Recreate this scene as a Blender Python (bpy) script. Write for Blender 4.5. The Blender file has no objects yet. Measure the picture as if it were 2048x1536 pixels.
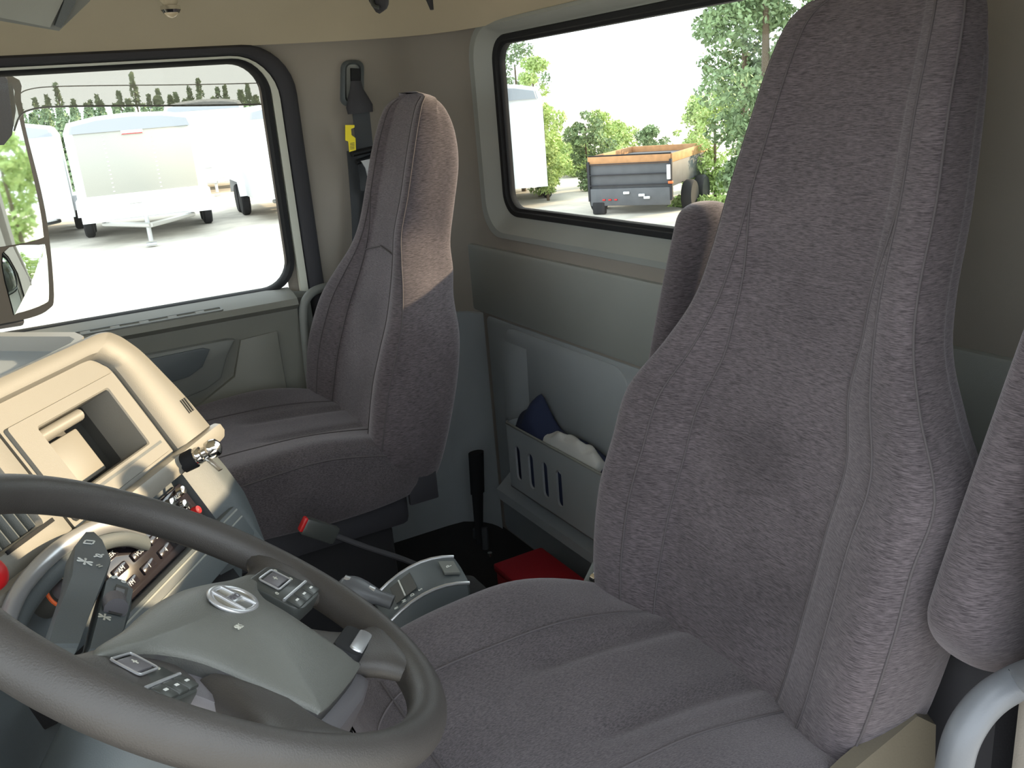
import bpy, bmesh, math, random
import numpy as np
from mathutils import Vector, Matrix
random.seed(7)
S = bpy.context.scene
COL = S.collection

# ------------------------------------------------------------------ camera, world, sun, exposure
# cab axes: +X across the cab to the passenger door, +Y towards the windscreen, +Z up; the camera stands in the open driver door
FPX = 1788.0
RX = Vector((-0.49078361, 0.22940843, -0.84053746))
RY = Vector((-0.86766303, -0.21651707, 0.4475279))
RZ = Vector((-0.07932403, 0.94894264, 0.30531225))
Rm = Matrix((RX, RY, RZ))
cam_d = bpy.data.cameras.new('camera')
cam = bpy.data.objects.new('camera', cam_d)
COL.objects.link(cam)
cam.matrix_world = Rm.to_4x4()
cam_d.sensor_fit = 'HORIZONTAL'
cam_d.sensor_width = 36.0
cam_d.lens = 36.0 * FPX / 2048.0
cam_d.clip_start = 0.02
cam_d.clip_end = 400
S.camera = cam

world = bpy.data.worlds.new('world')
S.world = world
world.use_nodes = True
bg = world.node_tree.nodes['Background']
bg.inputs['Color'].default_value = (0.86, 0.94, 1.0, 1)
bg.inputs['Strength'].default_value = 2.0

sun_d = bpy.data.lights.new('sun', 'SUN')
sun_d.energy = 5.6
sun_d.angle = math.radians(0.9)
sun_d.color = (1.0, 0.76, 0.50)
sun = bpy.data.objects.new('sun', sun_d)
COL.objects.link(sun)
sun_from = Vector((-0.17, -1.0, 0.29))
sun.rotation_euler = sun_from.to_track_quat('Z', 'Y').to_euler()
sun.location = (-5, -12, 6)

S.view_settings.view_transform = 'Standard'
S.view_settings.look = 'None'
S.view_settings.gamma = 1.0
S.view_settings.exposure = 0.75
S.view_settings.use_curve_mapping = False

# ------------------------------------------------------------------ helpers
def ray(px, py):
    return (Rm @ Vector((px - 1024.0, -(py - 768.0), -FPX))).normalized()
def onx(px, py, x): r = ray(px, py); return r * (x / r.x)
def ony(px, py, y): r = ray(px, py); return r * (y / r.y)
def onz(px, py, z): r = ray(px, py); return r * (z / r.z)
def onp(px, py, o, n): r = ray(px, py); return r * (Vector(o).dot(n) / r.dot(n))

def frame(o, ex, ey, ez):
    m = Matrix((ex, ey, ez)).transposed().to_4x4()
    m.translation = Vector(o)
    return m
I4 = Matrix.Identity(4)

class MB:
    def __init__(s, M=None):
        s.v = []; s.f = []; s.M = M or I4
    def add(s, vs, fs):
        b = len(s.v)
        s.v += [s.M @ Vector(p) for p in vs]
        s.f += [tuple(b + i for i in f) for f in fs]
        return s
    def box(s, c, d, bev=0.0, rot=None, seg=2):
        bm = bmesh.new()
        bmesh.ops.create_cube(bm, size=1.0)
        for v in bm.verts: v.co = Vector((v.co.x * d[0], v.co.y * d[1], v.co.z * d[2]))
        if bev > 0:
            bmesh.ops.bevel(bm, geom=list(bm.edges), offset=min(bev, min(d) * .48), segments=seg, profile=0.5, affect='EDGES')
        R = rot or Matrix.Identity(3)
        bm.verts.index_update()
        s.add([R @ v.co + Vector(c) for v in bm.verts], [[v.index for v in f.verts] for f in bm.faces])
        bm.free(); return s
    def tube(s, path, r, n=12, closed=False, caps=True, flat=1.0, up=None):
        path = [Vector(p) for p in path]; N = len(path); rings = []
        rr = r if isinstance(r, (list, tuple)) else [r] * N
        ref = None
        for i, p in enumerate(path):
            if closed: t = path[(i + 1) % N] - path[i - 1]
            else: t = path[min(i + 1, N - 1)] - path[max(i - 1, 0)]
            t.normalize()
            if up is not None: a = Vector(up)
            elif ref is None: a = Vector((0, 0, 1)) if abs(t.z) < .9 else Vector((1, 0, 0))
            else: a = ref
            a = (a - t * a.dot(t)).normalized(); ref = a
            b = t.cross(a)
            rings.append([p + a * (math.cos(k * 2 * math.pi / n) * rr[i] * flat) + b * (math.sin(k * 2 * math.pi / n) * rr[i]) for k in range(n)])
        return s.loft(rings, closed_u=closed, caps=caps and not closed)
    def loft(s, rings, closed_v=True, closed_u=False, caps=False):
        n = len(rings[0]); m = len(rings); fs = []
        for i in range(m if closed_u else m - 1):
            j = (i + 1) % m
            for k in range(n if closed_v else n - 1):
                l = (k + 1) % n
                fs.append((i * n + k, i * n + l, j * n + l, j * n + k))
        if caps:
            fs.append(tuple(range(n - 1, -1, -1))); fs.append(tuple((m - 1) * n + k for k in range(n)))
        return s.add([p for r in rings for p in r], fs)
    def prism(s, poly, z0, z1, bev=0.0):   # poly in local xy
        def off(d):
            c = Vector((sum(p[0] for p in poly) / len(poly), sum(p[1] for p in poly) / len(poly)))
            out = []
            n = len(poly)
            for i in range(n):
                a, b, c2 = Vector(poly[i - 1][:2]), Vector(poly[i][:2]), Vector(poly[(i + 1) % n][:2])
                e1 = (b - a).normalized(); e2 = (c2 - b).normalized()
                t = (e1 + e2)
                t = t.normalized() if t.length > 1e-6 else e1
                nn = Vector((-t.y, t.x))
                if area < 0: nn = -nn
                out.append(b + nn * d)
            return out
        area = sum(poly[i - 1][0] * poly[i][1] - poly[i][0] * poly[i - 1][1] for i in range(len(poly)))
        if bev:
            p1 = off(bev); pm = off(bev * .3)
            rings = [[(p[0], p[1], z0) for p in poly], [(p[0], p[1], z1 - bev) for p in poly],
                     [(p[0], p[1], z1 - bev * .3) for p in pm], [(p[0], p[1], z1) for p in p1]]
        else:
            rings = [[(p[0], p[1], z0) for p in poly], [(p[0], p[1], z1) for p in poly]]
        return s.loft(rings, caps=True)
    def lathe(s, prof, n=24, M=None):   # prof: (r, z)
        M = M or I4
        rings = [[M @ Vector((r * math.cos(k * 2 * math.pi / n), r * math.sin(k * 2 * math.pi / n), z)) for k in range(n)] for r, z in prof]
        return s.loft(rings, caps=True)
    def build(s, name, mat, parent=None, smooth=35, fixn=True):
        me = bpy.data.meshes.new(name)
        off = parent_loc(parent)
        me.from_pydata([tuple(p - off) for p in s.v], [], s.f)
        if fixn:
            bm = bmesh.new(); bm.from_mesh(me)
            bmesh.ops.recalc_face_normals(bm, faces=bm.faces)
            bm.to_mesh(me); bm.free()
        me.materials.append(mat)
        if smooth:
            me.shade_smooth(); me.set_sharp_from_angle(angle=math.radians(smooth))
        o = bpy.data.objects.new(name, me); COL.objects.link(o)
        if parent is not None: o.parent = parent
        return o

def parent_loc(p):
    v = Vector((0, 0, 0))
    while p is not None:
        v += p.location; p = p.parent
    return v

def thing(name, label, cat, loc=(0, 0, 0), group=None):
    o = bpy.data.objects.new(name, None); COL.objects.link(o)
    o.empty_display_size = .05
    o.location = loc; o['label'] = label; o['category'] = cat
    if group: o['group'] = group
    return o
def tag(o, label=None, cat=None, group=None, kind=None):
    if label: o['label'] = label
    if cat: o['category'] = cat
    if group: o['group'] = group
    if kind: o['kind'] = kind
    return o
def structure(o, label, cat='structure'):
    o['kind'] = 'structure'; o['label'] = label; o['category'] = cat; return o
def sroot(name, label, cat, loc=(0, 0, 0)):
    return structure(thing(name, label, cat, loc), label, cat)

def catmull(P, k, closed):   # P: (n, ...) array -> upsampled k per span
    P = np.asarray(P, float); n = len(P); out = []
    spans = n if closed else n - 1
    for i in range(spans):
        if closed: a, b, c, d = P[(i - 1) % n], P[i], P[(i + 1) % n], P[(i + 2) % n]
        else:
            b, c = P[i], P[i + 1]
            a = P[i - 1] if i > 0 else 2 * b - c
            d = P[i + 2] if i + 2 < n else 2 * c - b
        for j in range(k):
            t = j / k
            out.append(.5 * ((2 * b) + (-a + c) * t + (2 * a - 5 * b + 4 * c - d) * t * t + (-a + 3 * b - 3 * c + d) * t ** 3))
    if not closed: out.append(P[-1])
    return np.array(out)
def curve(pts, k=8, closed=False):
    return [Vector(p) for p in catmull([tuple(p) for p in pts], k, closed)]

def rrect(cx, cy, w, h, r, n=8):
    out = []
    for qx, qy, a0 in ((1, 1, 0), (-1, 1, 90), (-1, -1, 180), (1, -1, 270)):
        for i in range(n + 1):
            a = math.radians(a0 + 90 * i / n)
            out.append((cx + qx * (w / 2 - r) + r * math.cos(a), cy + qy * (h / 2 - r) + r * math.sin(a)))
    return out

def text_mb(txt, size, M, depth=0.0006, bold=0.0):
    cu = bpy.data.curves.new('t', 'FONT'); cu.body = txt; cu.size = size; cu.extrude = depth; cu.offset = bold
    cu.align_x = 'CENTER'; cu.align_y = 'CENTER'; cu.resolution_u = 3
    o = bpy.data.objects.new('t', cu); COL.objects.link(o)
    dg = bpy.context.evaluated_depsgraph_get()
    me = bpy.data.meshes.new_from_object(o.evaluated_get(dg))
    mb = MB(M); mb.add([v.co for v in me.vertices], [tuple(p.vertices) for p in me.polygons])
    bpy.data.objects.remove(o); bpy.data.meshes.remove(me); bpy.data.curves.remove(cu)
    return mb

# ------------------------------------------------------------------ materials
def srgb(c):
    return tuple((x / 255 / 12.92 if x / 255 <= .04045 else ((x / 255 + .055) / 1.055) ** 2.4) for x in c)
def mat(name, col, rough=.5, metal=0, bump=0, bscale=300, var=0.0, vscale=6, spec=.5, coat=0):
    m = bpy.data.materials.new(name); m.use_nodes = True
    nt = m.node_tree; b = nt.nodes['Principled BSDF']
    col = tuple(col) + (1,)
    b.inputs['Base Color'].default_value = col
    b.inputs['Roughness'].default_value = rough
    b.inputs['Metallic'].default_value = metal
    b.inputs['Specular IOR Level'].default_value = spec
    if coat: b.inputs['Coat Weight'].default_value = coat; b.inputs['Coat Roughness'].default_value = .08
    tc = nt.nodes.new('ShaderNodeTexCoord')
    if var:
        n = nt.nodes.new('ShaderNodeTexNoise'); n.inputs['Scale'].default_value = vscale; n.inputs['Detail'].default_value = 5
        nt.links.new(tc.outputs['Object'], n.inputs['Vector'])
        r = nt.nodes.new('ShaderNodeMapRange'); r.inputs[1].default_value = .3; r.inputs[2].default_value = .7
        r.inputs[3].default_value = 1 - var; r.inputs[4].default_value = 1 + var
        nt.links.new(n.outputs['Fac'], r.inputs[0])
        mx = nt.nodes.new('ShaderNodeVectorMath'); mx.operation = 'SCALE'; mx.inputs[0].default_value = col[:3]
        nt.links.new(r.outputs[0], mx.inputs['Scale'])
        nt.links.new(mx.outputs[0], b.inputs['Base Color'])
    if bump:
        n = nt.nodes.new('ShaderNodeTexNoise'); n.inputs['Scale'].default_value = bscale; n.inputs['Detail'].default_value = 2
        nt.links.new(tc.outputs['Object'], n.inputs['Vector'])
        bp = nt.nodes.new('ShaderNodeBump'); bp.inputs['Strength'].default_value = bump; bp.inputs['Distance'].default_value = .001
        nt.links.new(n.outputs['Fac'], bp.inputs['Height']); nt.links.new(bp.outputs[0], b.inputs['Normal'])
    return m

def fabric(name, lo, hi, sc, stain=None):
    m = bpy.data.materials.new(name); m.use_nodes = True
    nt = m.node_tree; b = nt.nodes['Principled BSDF']
    b.inputs['Roughness'].default_value = .95
    b.inputs['Specular IOR Level'].default_value = .15
    b.inputs['Sheen Weight'].default_value = .35
    b.inputs['Sheen Roughness'].default_value = .5
    b.inputs['Sheen Tint'].default_value = (.8, .75, .8, 1)
    tc = nt.nodes.new('ShaderNodeTexCoord')
    mp = nt.nodes.new('ShaderNodeMapping'); mp.inputs['Scale'].default_value = sc
    nt.links.new(tc.outputs['Object'], mp.inputs['Vector'])
    n = nt.nodes.new('ShaderNodeTexNoise'); n.inputs['Scale'].default_value = 1; n.inputs['Detail'].default_value = 3; n.inputs['Roughness'].default_value = .65
    nt.links.new(mp.outputs[0], n.inputs['Vector'])
    r = nt.nodes.new('ShaderNodeValToRGB')
    r.color_ramp.elements[0].position = .36; r.color_ramp.elements[0].color = tuple(lo) + (1,)
    r.color_ramp.elements[1].position = .66; r.color_ramp.elements[1].color = tuple(hi) + (1,)
    nt.links.new(n.outputs['Fac'], r.inputs[0])
    # worn, darkened patches of their own shape
    n2 = nt.nodes.new('ShaderNodeTexNoise'); n2.inputs['Scale'].default_value = 7; n2.inputs['Detail'].default_value = 3
    nt.links.new(tc.outputs['Object'], n2.inputs['Vector'])
    r2 = nt.nodes.new('ShaderNodeMapRange'); r2.inputs[1].default_value = .35; r2.inputs[2].default_value = .65; r2.inputs[3].default_value = .86; r2.inputs[4].default_value = 1.1
    nt.links.new(n2.outputs['Fac'], r2.inputs[0])
    mx = nt.nodes.new('ShaderNodeVectorMath'); mx.operation = 'SCALE'
    nt.links.new(r.outputs[0], mx.inputs[0]); nt.links.new(r2.outputs[0], mx.inputs['Scale'])
    last = mx.outputs[0]
    for (c, rad, amt) in (stain or []):
        vm = nt.nodes.new('ShaderNodeVectorMath'); vm.operation = 'DISTANCE'; vm.inputs[1].default_value = c
        nt.links.new(tc.outputs['Object'], vm.inputs[0])
        ad = nt.nodes.new('ShaderNodeMath'); ad.operation = 'MULTIPLY_ADD'; ad.inputs[1].default_value = rad * 1.2; ad.inputs[2].default_value = -rad * .6
        nt.links.new(n2.outputs['Fac'], ad.inputs[0])
        a2 = nt.nodes.new('ShaderNodeMath'); a2.operation = 'ADD'
        nt.links.new(vm.outputs['Value'], a2.inputs[0]); nt.links.new(ad.outputs[0], a2.inputs[1])
        rr = nt.nodes.new('ShaderNodeMapRange'); rr.interpolation_type = 'SMOOTHSTEP'
        rr.inputs[1].default_value = rad * .3; rr.inputs[2].default_value = rad * 1.1; rr.inputs[3].default_value = amt; rr.inputs[4].default_value = 1
        nt.links.new(a2.outputs[0], rr.inputs[0])
        m2 = nt.nodes.new('ShaderNodeVectorMath'); m2.operation = 'SCALE'
        nt.links.new(last, m2.inputs[0]); nt.links.new(rr.outputs[0], m2.inputs['Scale']); last = m2.outputs[0]
    nt.links.new(last, b.inputs['Base Color'])
    bp = nt.nodes.new('ShaderNodeBump'); bp.inputs['Strength'].default_value = .5; bp.inputs['Distance'].default_value = .0012
    nt.links.new(n.outputs['Fac'], bp.inputs['Height']); nt.links.new(bp.outputs[0], b.inputs['Normal'])
    return m

def glassy(name, tint, refl=.06, opac=0.0, col=(.5, .5, .45)):
    m = bpy.data.materials.new(name); m.use_nodes = True
    nt = m.node_tree; nt.nodes.clear()
    out = nt.nodes.new('ShaderNodeOutputMaterial')
    tr = nt.nodes.new('ShaderNodeBsdfTransparent'); tr.inputs[0].default_value = tuple(tint) + (1,)
    gl = nt.nodes.new('ShaderNodeBsdfGlossy'); gl.inputs['Roughness'].default_value = .02
    fr = nt.nodes.new('ShaderNodeLayerWeight'); fr.inputs['Blend'].default_value = .12
    mx = nt.nodes.new('ShaderNodeMixShader')
    nt.links.new(fr.outputs[0], mx.inputs[0]); nt.links.new(tr.outputs[0], mx.inputs[1]); nt.links.new(gl.outputs[0], mx.inputs[2])
    last = mx.outputs[0]
    if opac:
        df = nt.nodes.new('ShaderNodeBsdfDiffuse'); df.inputs[0].default_value = tuple(col) + (1,)
        m2 = nt.nodes.new('ShaderNodeMixShader'); m2.inputs[0].default_value = opac
        nt.links.new(last, m2.inputs[1]); nt.links.new(df.outputs[0], m2.inputs[2]); last = m2.outputs[0]
    nt.links.new(last, out.inputs[0])
    return m

M_fabB = fabric('seat_fabric_back', (.040, .034, .038), (.136, .116, .126), (95, 95, 1500),
                [((.03, .02, .20), .09, .80), ((-.04, .06, .05), .10, .82)])
M_fabC = fabric('seat_fabric_cushion', (.042, .037, .041), (.115, .101, .108), (850, 230, 1100))
M_pipe = mat('seat_piping', (.075, .066, .070), .9, bump=.3)
M_trim = mat('grey_trim_plastic', srgb((144, 148, 144)), .55, bump=.25, bscale=900, var=.04, vscale=5)
M_trim2 = mat('grey_trim_plastic_dark', srgb((118, 121, 118)), .55, bump=.25, bscale=900, var=.05)
M_slate = mat('slate_lower_trim', srgb((156, 163, 167)), .6, bump=.2, bscale=900, var=.05)
M_wallf = mat('grey_wall_fabric', srgb((140, 134, 126)), .9, bump=.3, bscale=600, var=.05, vscale=4)
M_head = mat('beige_headliner', srgb((180, 170, 148)), .95, bump=.2, bscale=800, var=.05, vscale=3)
M_black = mat('black_rubber', (.012, .013, .015), .7, spec=.25)
M_seal = mat('dark_weatherstrip', (.028, .028, .034), .75, bump=.2)
M_carpet = mat('black_floor_mat', (.012, .012, .014), .95, bump=.5, bscale=250)
M_wheel = mat('wheel_leather', (.050, .046, .043), .48, bump=.35, bscale=700, var=.08, vscale=20)
M_pad = mat('wheel_pad_plastic', (.125, .130, .118), .45, bump=.35, bscale=800, var=.05, vscale=15)
M_hub = mat('wheel_hub_plastic', (.12, .115, .125), .42, bump=.15, bscale=900)
M_dkpl = mat('dark_switch_plastic', (.05, .055, .052), .35)
M_dash = mat('dash_plastic', srgb((126, 124, 117)), .5, bump=.2, bscale=900, var=.03)
M_dash2 = mat('dash_plastic_light', srgb((142, 139, 131)), .4, bump=.1, bscale=900)
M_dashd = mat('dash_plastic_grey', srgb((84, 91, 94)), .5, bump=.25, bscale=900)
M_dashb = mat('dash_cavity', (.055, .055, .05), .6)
M_chrome = mat('chrome', (.82, .80, .76), .12, 1)
M_steel = mat('brushed_steel', (.55, .55, .54), .35, 1)
M_silver = mat('silver_paint', (.55, .56, .58), .3, .6)
M_red = mat('red_plastic', (.55, .012, .015), .4)
M_redbox = mat('red_case_plastic', (.32, .008, .02), .55, bump=.2, var=.08)
M_orange = mat('orange_ring', (.85, .16, .04), .4)
M_yellow = mat('yellow_tag', (.85, .70, .02), .6)
M_web = mat('belt_webbing', (.045, .05, .056), .8, bump=.5, bscale=900)
M_white = mat('white_mark', (.75, .77, .74), .5)
M_cream = mat('cream_mark', (.55, .55, .48), .5)
M_radio = mat('radio_face', (.022, .018, .022), .12, coat=.6)
M_door = mat('door_trim', srgb((124, 125, 118)), .55, bump=.25, bscale=900, var=.04)
M_paint = mat('painted_door_frame', srgb((205, 208, 196)), .35)
M_navy = mat('navy_cloth', (.020, .030, .075), .9, bump=.4, bscale=400)
M_cloth = mat('white_cloth', (.60, .62, .62), .9, bump=.4, bscale=300)
M_grab = mat('grab_handle_grey', srgb((98, 101, 106)), .4, bump=.1, bscale=600)
M_win = glassy('window_glass', (.97, .985, .97))
M_defl = glassy('smoked_deflector', (.42, .39, .34), opac=.38, col=(.40, .37, .33))
M_mirror = mat('mirror_glass', (.80, .84, .82), .02, 1)
M_tw = mat('trailer_white', (.82, .83, .84), .35)
M_tg = mat('trailer_grey_cap', (.34, .37, .41), .4)
M_guard = mat('trailer_stone_guard', (.42, .42, .38), .45, .3)
M_tire = mat('tyre_rubber', (.02, .02, .022), .9)
M_dump = mat('dump_grey', (.10, .105, .115), .6, var=.1)
M_wood = mat('plank_wood', (.50, .26, .12), .8, var=.15, vscale=8)
M_gravel = mat('gravel', (.52, .49, .43), 1, bump=.6, bscale=12, var=.18, vscale=1.5)
M_grass = mat('grass', (.12, .26, .035), 1, bump=.6, bscale=20, var=.3, vscale=2)
M_bark = mat('bark', (.12, .09, .06), .95)
M_leafs = [mat('leaf_deep', (.19, .27, .13), .7, var=.4, vscale=3), mat('leaf_bright', (.42, .54, .20), .7, var=.25, vscale=3),
           mat('leaf_conifer', (.25, .34, .20), .8, var=.35, vscale=3)]
M_bldg = mat('building_white', (.75, .74, .70), .8)
M_roofred = mat('building_red_trim', (.5, .05, .04), .7)

XP = 2.32      # passenger-side inner wall
XD = 0.40      # driver-side inner wall
YB = -1.10     # rear wall
ZC = 0.165     # headliner seam
ZF = -1.24     # cab floor
XC = (XP + XD) / 2

# ================================================================== CAB SHELL
# ---- floor
mb = MB(); mb.box((XC, -.1, ZF - .03), (XP - XD + .1, 2.1, .06), .01)
structure(mb.build('floor', M_carpet), 'black rubber mat on the cab floor', 'floor')

# ---- ceiling: domed beige headliner that curls down to a seam
N = 40; grid = []
hx, hy = (XP - XD) / 2 - .03, .90
yc = YB + hy
def headz(u, v):
    r = (abs(u) ** 5 + abs(v) ** 5) ** .2
    return ZC + .20 * (max(0, 1 - min(1, r) ** 2.6)) ** .62
rings = []
for k in range(18):
    rr = (1 - k / 18) ** .8 if k else 1
    ring = []
    for a in range(96):
        t = a * 2 * math.pi / 96; c, s_ = math.cos(t), math.sin(t)
        q = (abs(c) ** 7 + abs(s_) ** 7) ** (-1 / 7)
        u, v = c * q * rr, s_ * q * rr
        z = ZC + .21 * (1 - rr ** 2.4) ** .65
        ring.append((XC + u * hx, yc + v * hy, z))
    rings.append(ring)
mb = MB(); mb.loft(rings); mb.add([*rings[-1]], [tuple(range(96))])
up = [[(x, y, z + .03) for x, y, z in r] for r in rings]
mb.loft(up); mb.add([*up[-1]], [tuple(range(96))]); mb.loft([rings[0], up[0]])
structure(mb.build('ceiling', M_head, smooth=60), 'beige fabric headliner curling down to a seam over doors and rear window', 'ceiling')

# ---- outer roof skin keeps the sun out
mb = MB(); mb.box((XC, -.22, .43), (XP - XD + .12, 1.95, .03), .01)
mb.box((XD - .04, -1.0, .28), (.03, .3, .30)); mb.box((XP + .05, -.22, .28), (.03, 1.9, .28)); mb.box((XC, YB - .04, .28), (XP - XD + .1, .03, .30))
mb.box((XD - .04, -.15, .34), (.05, 1.6, .2))
structure(mb.build('trim_1', M_paint), 'outer roof skin of the truck cab')

# ---- rear wall with window
def w_(pts, y): return [(x, y, z) for x, z in pts]
WX0, WX1, WZ0, WZ1 = .87, 2.035, -.270, .121      # visible glass
def loopx(g, r, y, n=8): return w_(rrect((WX0 + WX1) / 2, (WZ0 + WZ1) / 2, WX1 - WX0 + 2 * g[0], WZ1 - WZ0 + 2 * g[1], r, n), y)
zmid = (ZF + ZC + .06) / 2
wo = [(x, z) for x, z in rrect(XC, zmid, XP - XD + .06, ZC + .06 - ZF, .001)]
mb = MB()
tr_o = [(x, z) for x, z in rrect((WX0 + WX1) / 2, -.087, WX1 - WX0 + .19, .500, .085)]
mb.loft([w_(wo, YB), w_(tr_o, YB), w_(tr_o, YB - .04), w_(wo, YB - .04), w_(wo, YB)])
wall_back = structure(mb.build('wall_back', M_wallf, smooth=30), 'rear cab wall with trim panels, window surround and storage pocket', 'wall')
# window surround
rt = sroot('window_1', 'wide rounded rear cab window with grey moulded surround and black gasket', 'window', (XC, YB, -.07))
mb = MB()
L = [loopx((.098, .056), .085, YB + .000), loopx((.094, .052), .085, YB + .012), loopx((.066, .044), .080, YB + .014),
     loopx((.058, .040), .075, YB + .008), loopx((.026, .026), .062, YB - .016), loopx((.022, .022), .060, YB - .018), loopx((.022, .022), .060, YB - .05)]
# bottom of the surround is taller than the top
def drop(loop, d):
    return [(x, y, z - d if z < -.1 else z) for x, y, z in loop]
L = [drop(L[0], .022), drop(L[1], .022), drop(L[2], .016), drop(L[3], .014), drop(L[4], 0), drop(L[5], 0), drop(L[6], 0)]
mb.loft(L); mb.build('window_surround', M_trim, rt, smooth=40)
mb = MB()
mb.loft([loopx((.023, .023), .060, YB - .020), loopx((.019, .019), .058, YB - .013), loopx((.009, .009), .052, YB - .015), loopx((.007, .007), .050, YB - .022),
         loopx((.001, .001), .045, YB - .024), loopx((0, 0), .044, YB - .028), loopx((0, 0), .044, YB - .04)])
mb.build('gasket', M_black, rt, smooth=30)
mb = MB(); mb.loft([loopx((.006, .006), .045, YB - .032), loopx((.006, .006), .045, YB - .036)], caps=True)
mb.build('pane', M_win, rt, smooth=0)

# lower wall panels (proud pieces)
def panel(name, pts, th, matl, parent, r=None, y=YB, bev=.006):
    F = frame((0, y, 0), Vector((1, 0, 0)), Vector((0, 0, 1)), Vector((0, 1, 0)))
    mb = MB(F); mb.prism(pts, -.005, th, bev); return mb.build(name, matl, parent, smooth=40)
panel('wall_panel', rrect(1.37, -.472, 1.87, .190, .02, 4), .010, M_trim, wall_back)
panel('wall_panel', rrect(1.80, -.72, .56, .27, .05, 5) , .006, M_slate, wall_back, bev=.004)
panel('wall_panel', rrect(1.28, -.905, 1.80, .66, .02, 4), .003, M_slate, wall_back, bev=.002)
# moulded rib that runs down beside the pocket
mb = MB(); mb.loft([[(2.10, YB + .003, -.62), (2.05, YB + .018, -.66), (2.00, YB + .018, -.66), (1.95, YB + .003, -.62)],
                    [(2.12, YB + .003, -.88), (2.07, YB + .02, -.88), (2.02, YB + .02, -.88), (1.96, YB + .003, -.88)]], caps=True)
mb.build('moulded_rib', M_slate, wall_back)
# lower ledge under the pocket
mb = MB(); mb.loft([[(2.12, YB, -1.03), (2.10, YB + .060, -1.06), (2.08, YB + .062, -1.085), (2.08, YB, -1.11)],
                    [(.9, YB, -1.03), (.9, YB + .060, -1.06), (.9, YB + .062, -1.085), (.9, YB, -1.11)]], caps=True)
mb.build('ledge', M_slate, wall_back)

# ---- storage pocket (moulded to the wall panel: part of it, with slots)
pk = thing('storage_pocket', 'grey plastic door-less storage pocket with four slots low on the rear wall', 'storage pocket', (1.85, YB, -1.1))
def px_pk(u, v, h=0):   # u along -x from the left end, v down
    return (1.968 - u, YB + .08 + h, -.818 - v)
slots = [(.050, 0, 0), (.117, 0, 0), (.186, 0, 0), (.252, 0, 0)]
xs = [0, .0] 
cols = [0.0]
for u, a, b in slots: cols += [u - .0125, u + .0125]
cols += [.56]
mb = MB()
def seg(u0, u1, v0, v1, th=.006):
    for (o0, o1) in ((0, th),):
        vs = [px_pk(u0, v0), px_pk(u1, v0), px_pk(u1, v1), px_pk(u0, v1), px_pk(u0, v0, -th), px_pk(u1, v0, -th), px_pk(u1, v1, -th), px_pk(u0, v1, -th)]
        mb.add(vs, [(0, 1, 2, 3), (7, 6, 5, 4), (0, 4, 5, 1), (1, 5, 6, 2), (2, 6, 7, 3), (3, 7, 4, 0)])
seg(0, .56, 0, .050); seg(0, .56, .147, .178)
for i in range(0, len(cols) - 1, 2): seg(cols[i], cols[i + 1], .050, .147)
for u, a, b in slots:   # rounded slot ends
    for vv, sg in ((.050, 1), (.147, -1)):
        for s2 in (-1, 1):
            P_ = [(u + s2 * .0125, vv), (u + s2 * .0125, vv + sg * .0125)]
            for k in range(1, 5):
                an = math.radians(90 * k / 5); P_.append((u + s2 * .0125 * math.cos(an), vv + sg * .0125 * (1 - math.sin(an))))
            P_.append((u, vv))
            n = len(P_); f0 = [px_pk(a_, b_, 0) for a_, b_ in P_]; f1 = [px_pk(a_, b_, -.006) for a_, b_ in P_]
            mb.add(f0 + f1, [tuple(range(n)), tuple(range(2 * n - 1, n - 1, -1))] + [(i, (i + 1) % n, n + (i + 1) % n, n + i) for i in range(n)])
mb.build('slotted_front', M_slate, pk, smooth=30)
mb = MB()
mb.loft([[px_pk(0, 0), px_pk(0, .178)], [px_pk(-.012, 0, -.008), px_pk(-.012, .178, -.008)], [px_pk(-.016, 0, -.03), px_pk(-.016, .178, -.03)], [px_pk(-.016, 0, -.08), px_pk(-.016, .178, -.08)]], closed_v=False)
mb.loft([[px_pk(.002, 0, -.006), px_pk(.002, .178, -.006)], [px_pk(-.008, 0, -.014), px_pk(-.008, .178, -.014)], [px_pk(-.010, 0, -.03), px_pk(-.010, .178, -.03)], [px_pk(-.010, 0, -.08), px_pk(-.010, .178, -.08)]], closed_v=False)
mb.loft([[px_pk(-.016, 0, -.08), px_pk(-.016, .178, -.08)], [px_pk(-.010, 0, -.08), px_pk(-.010, .178, -.08)]], closed_v=False)
mb.loft([[px_pk(0, 0), px_pk(0, .178)], [px_pk(.002, 0, -.006), px_pk(.002, .178, -.006)]], closed_v=False)
mb.build('end_wall', M_slate, pk, smooth=60, fixn=False)
mb = MB(); mb.loft([[px_pk(.56, 0), px_pk(.56, .178)], [px_pk(.58, 0, -.02), px_pk(.58, .178, -.02)], [px_pk(.58, 0, -.08), px_pk(.58, .178, -.08)]], closed_v=False)
mb.build('end_wall', M_slate, pk, smooth=60, fixn=False)
mb = MB(); mb.box((1.968 - .28, YB + .038, -.998), (.58, .078, .012), .003); mb.build('bottom', M_trim2, pk)
mb = MB(); mb.tube([px_pk(-.01, -.001, -.01), px_pk(.0, -.001, -.002), px_pk(.56, -.001, -.002)], .0035, 8); mb.build('rim', M_trim, pk)
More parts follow.
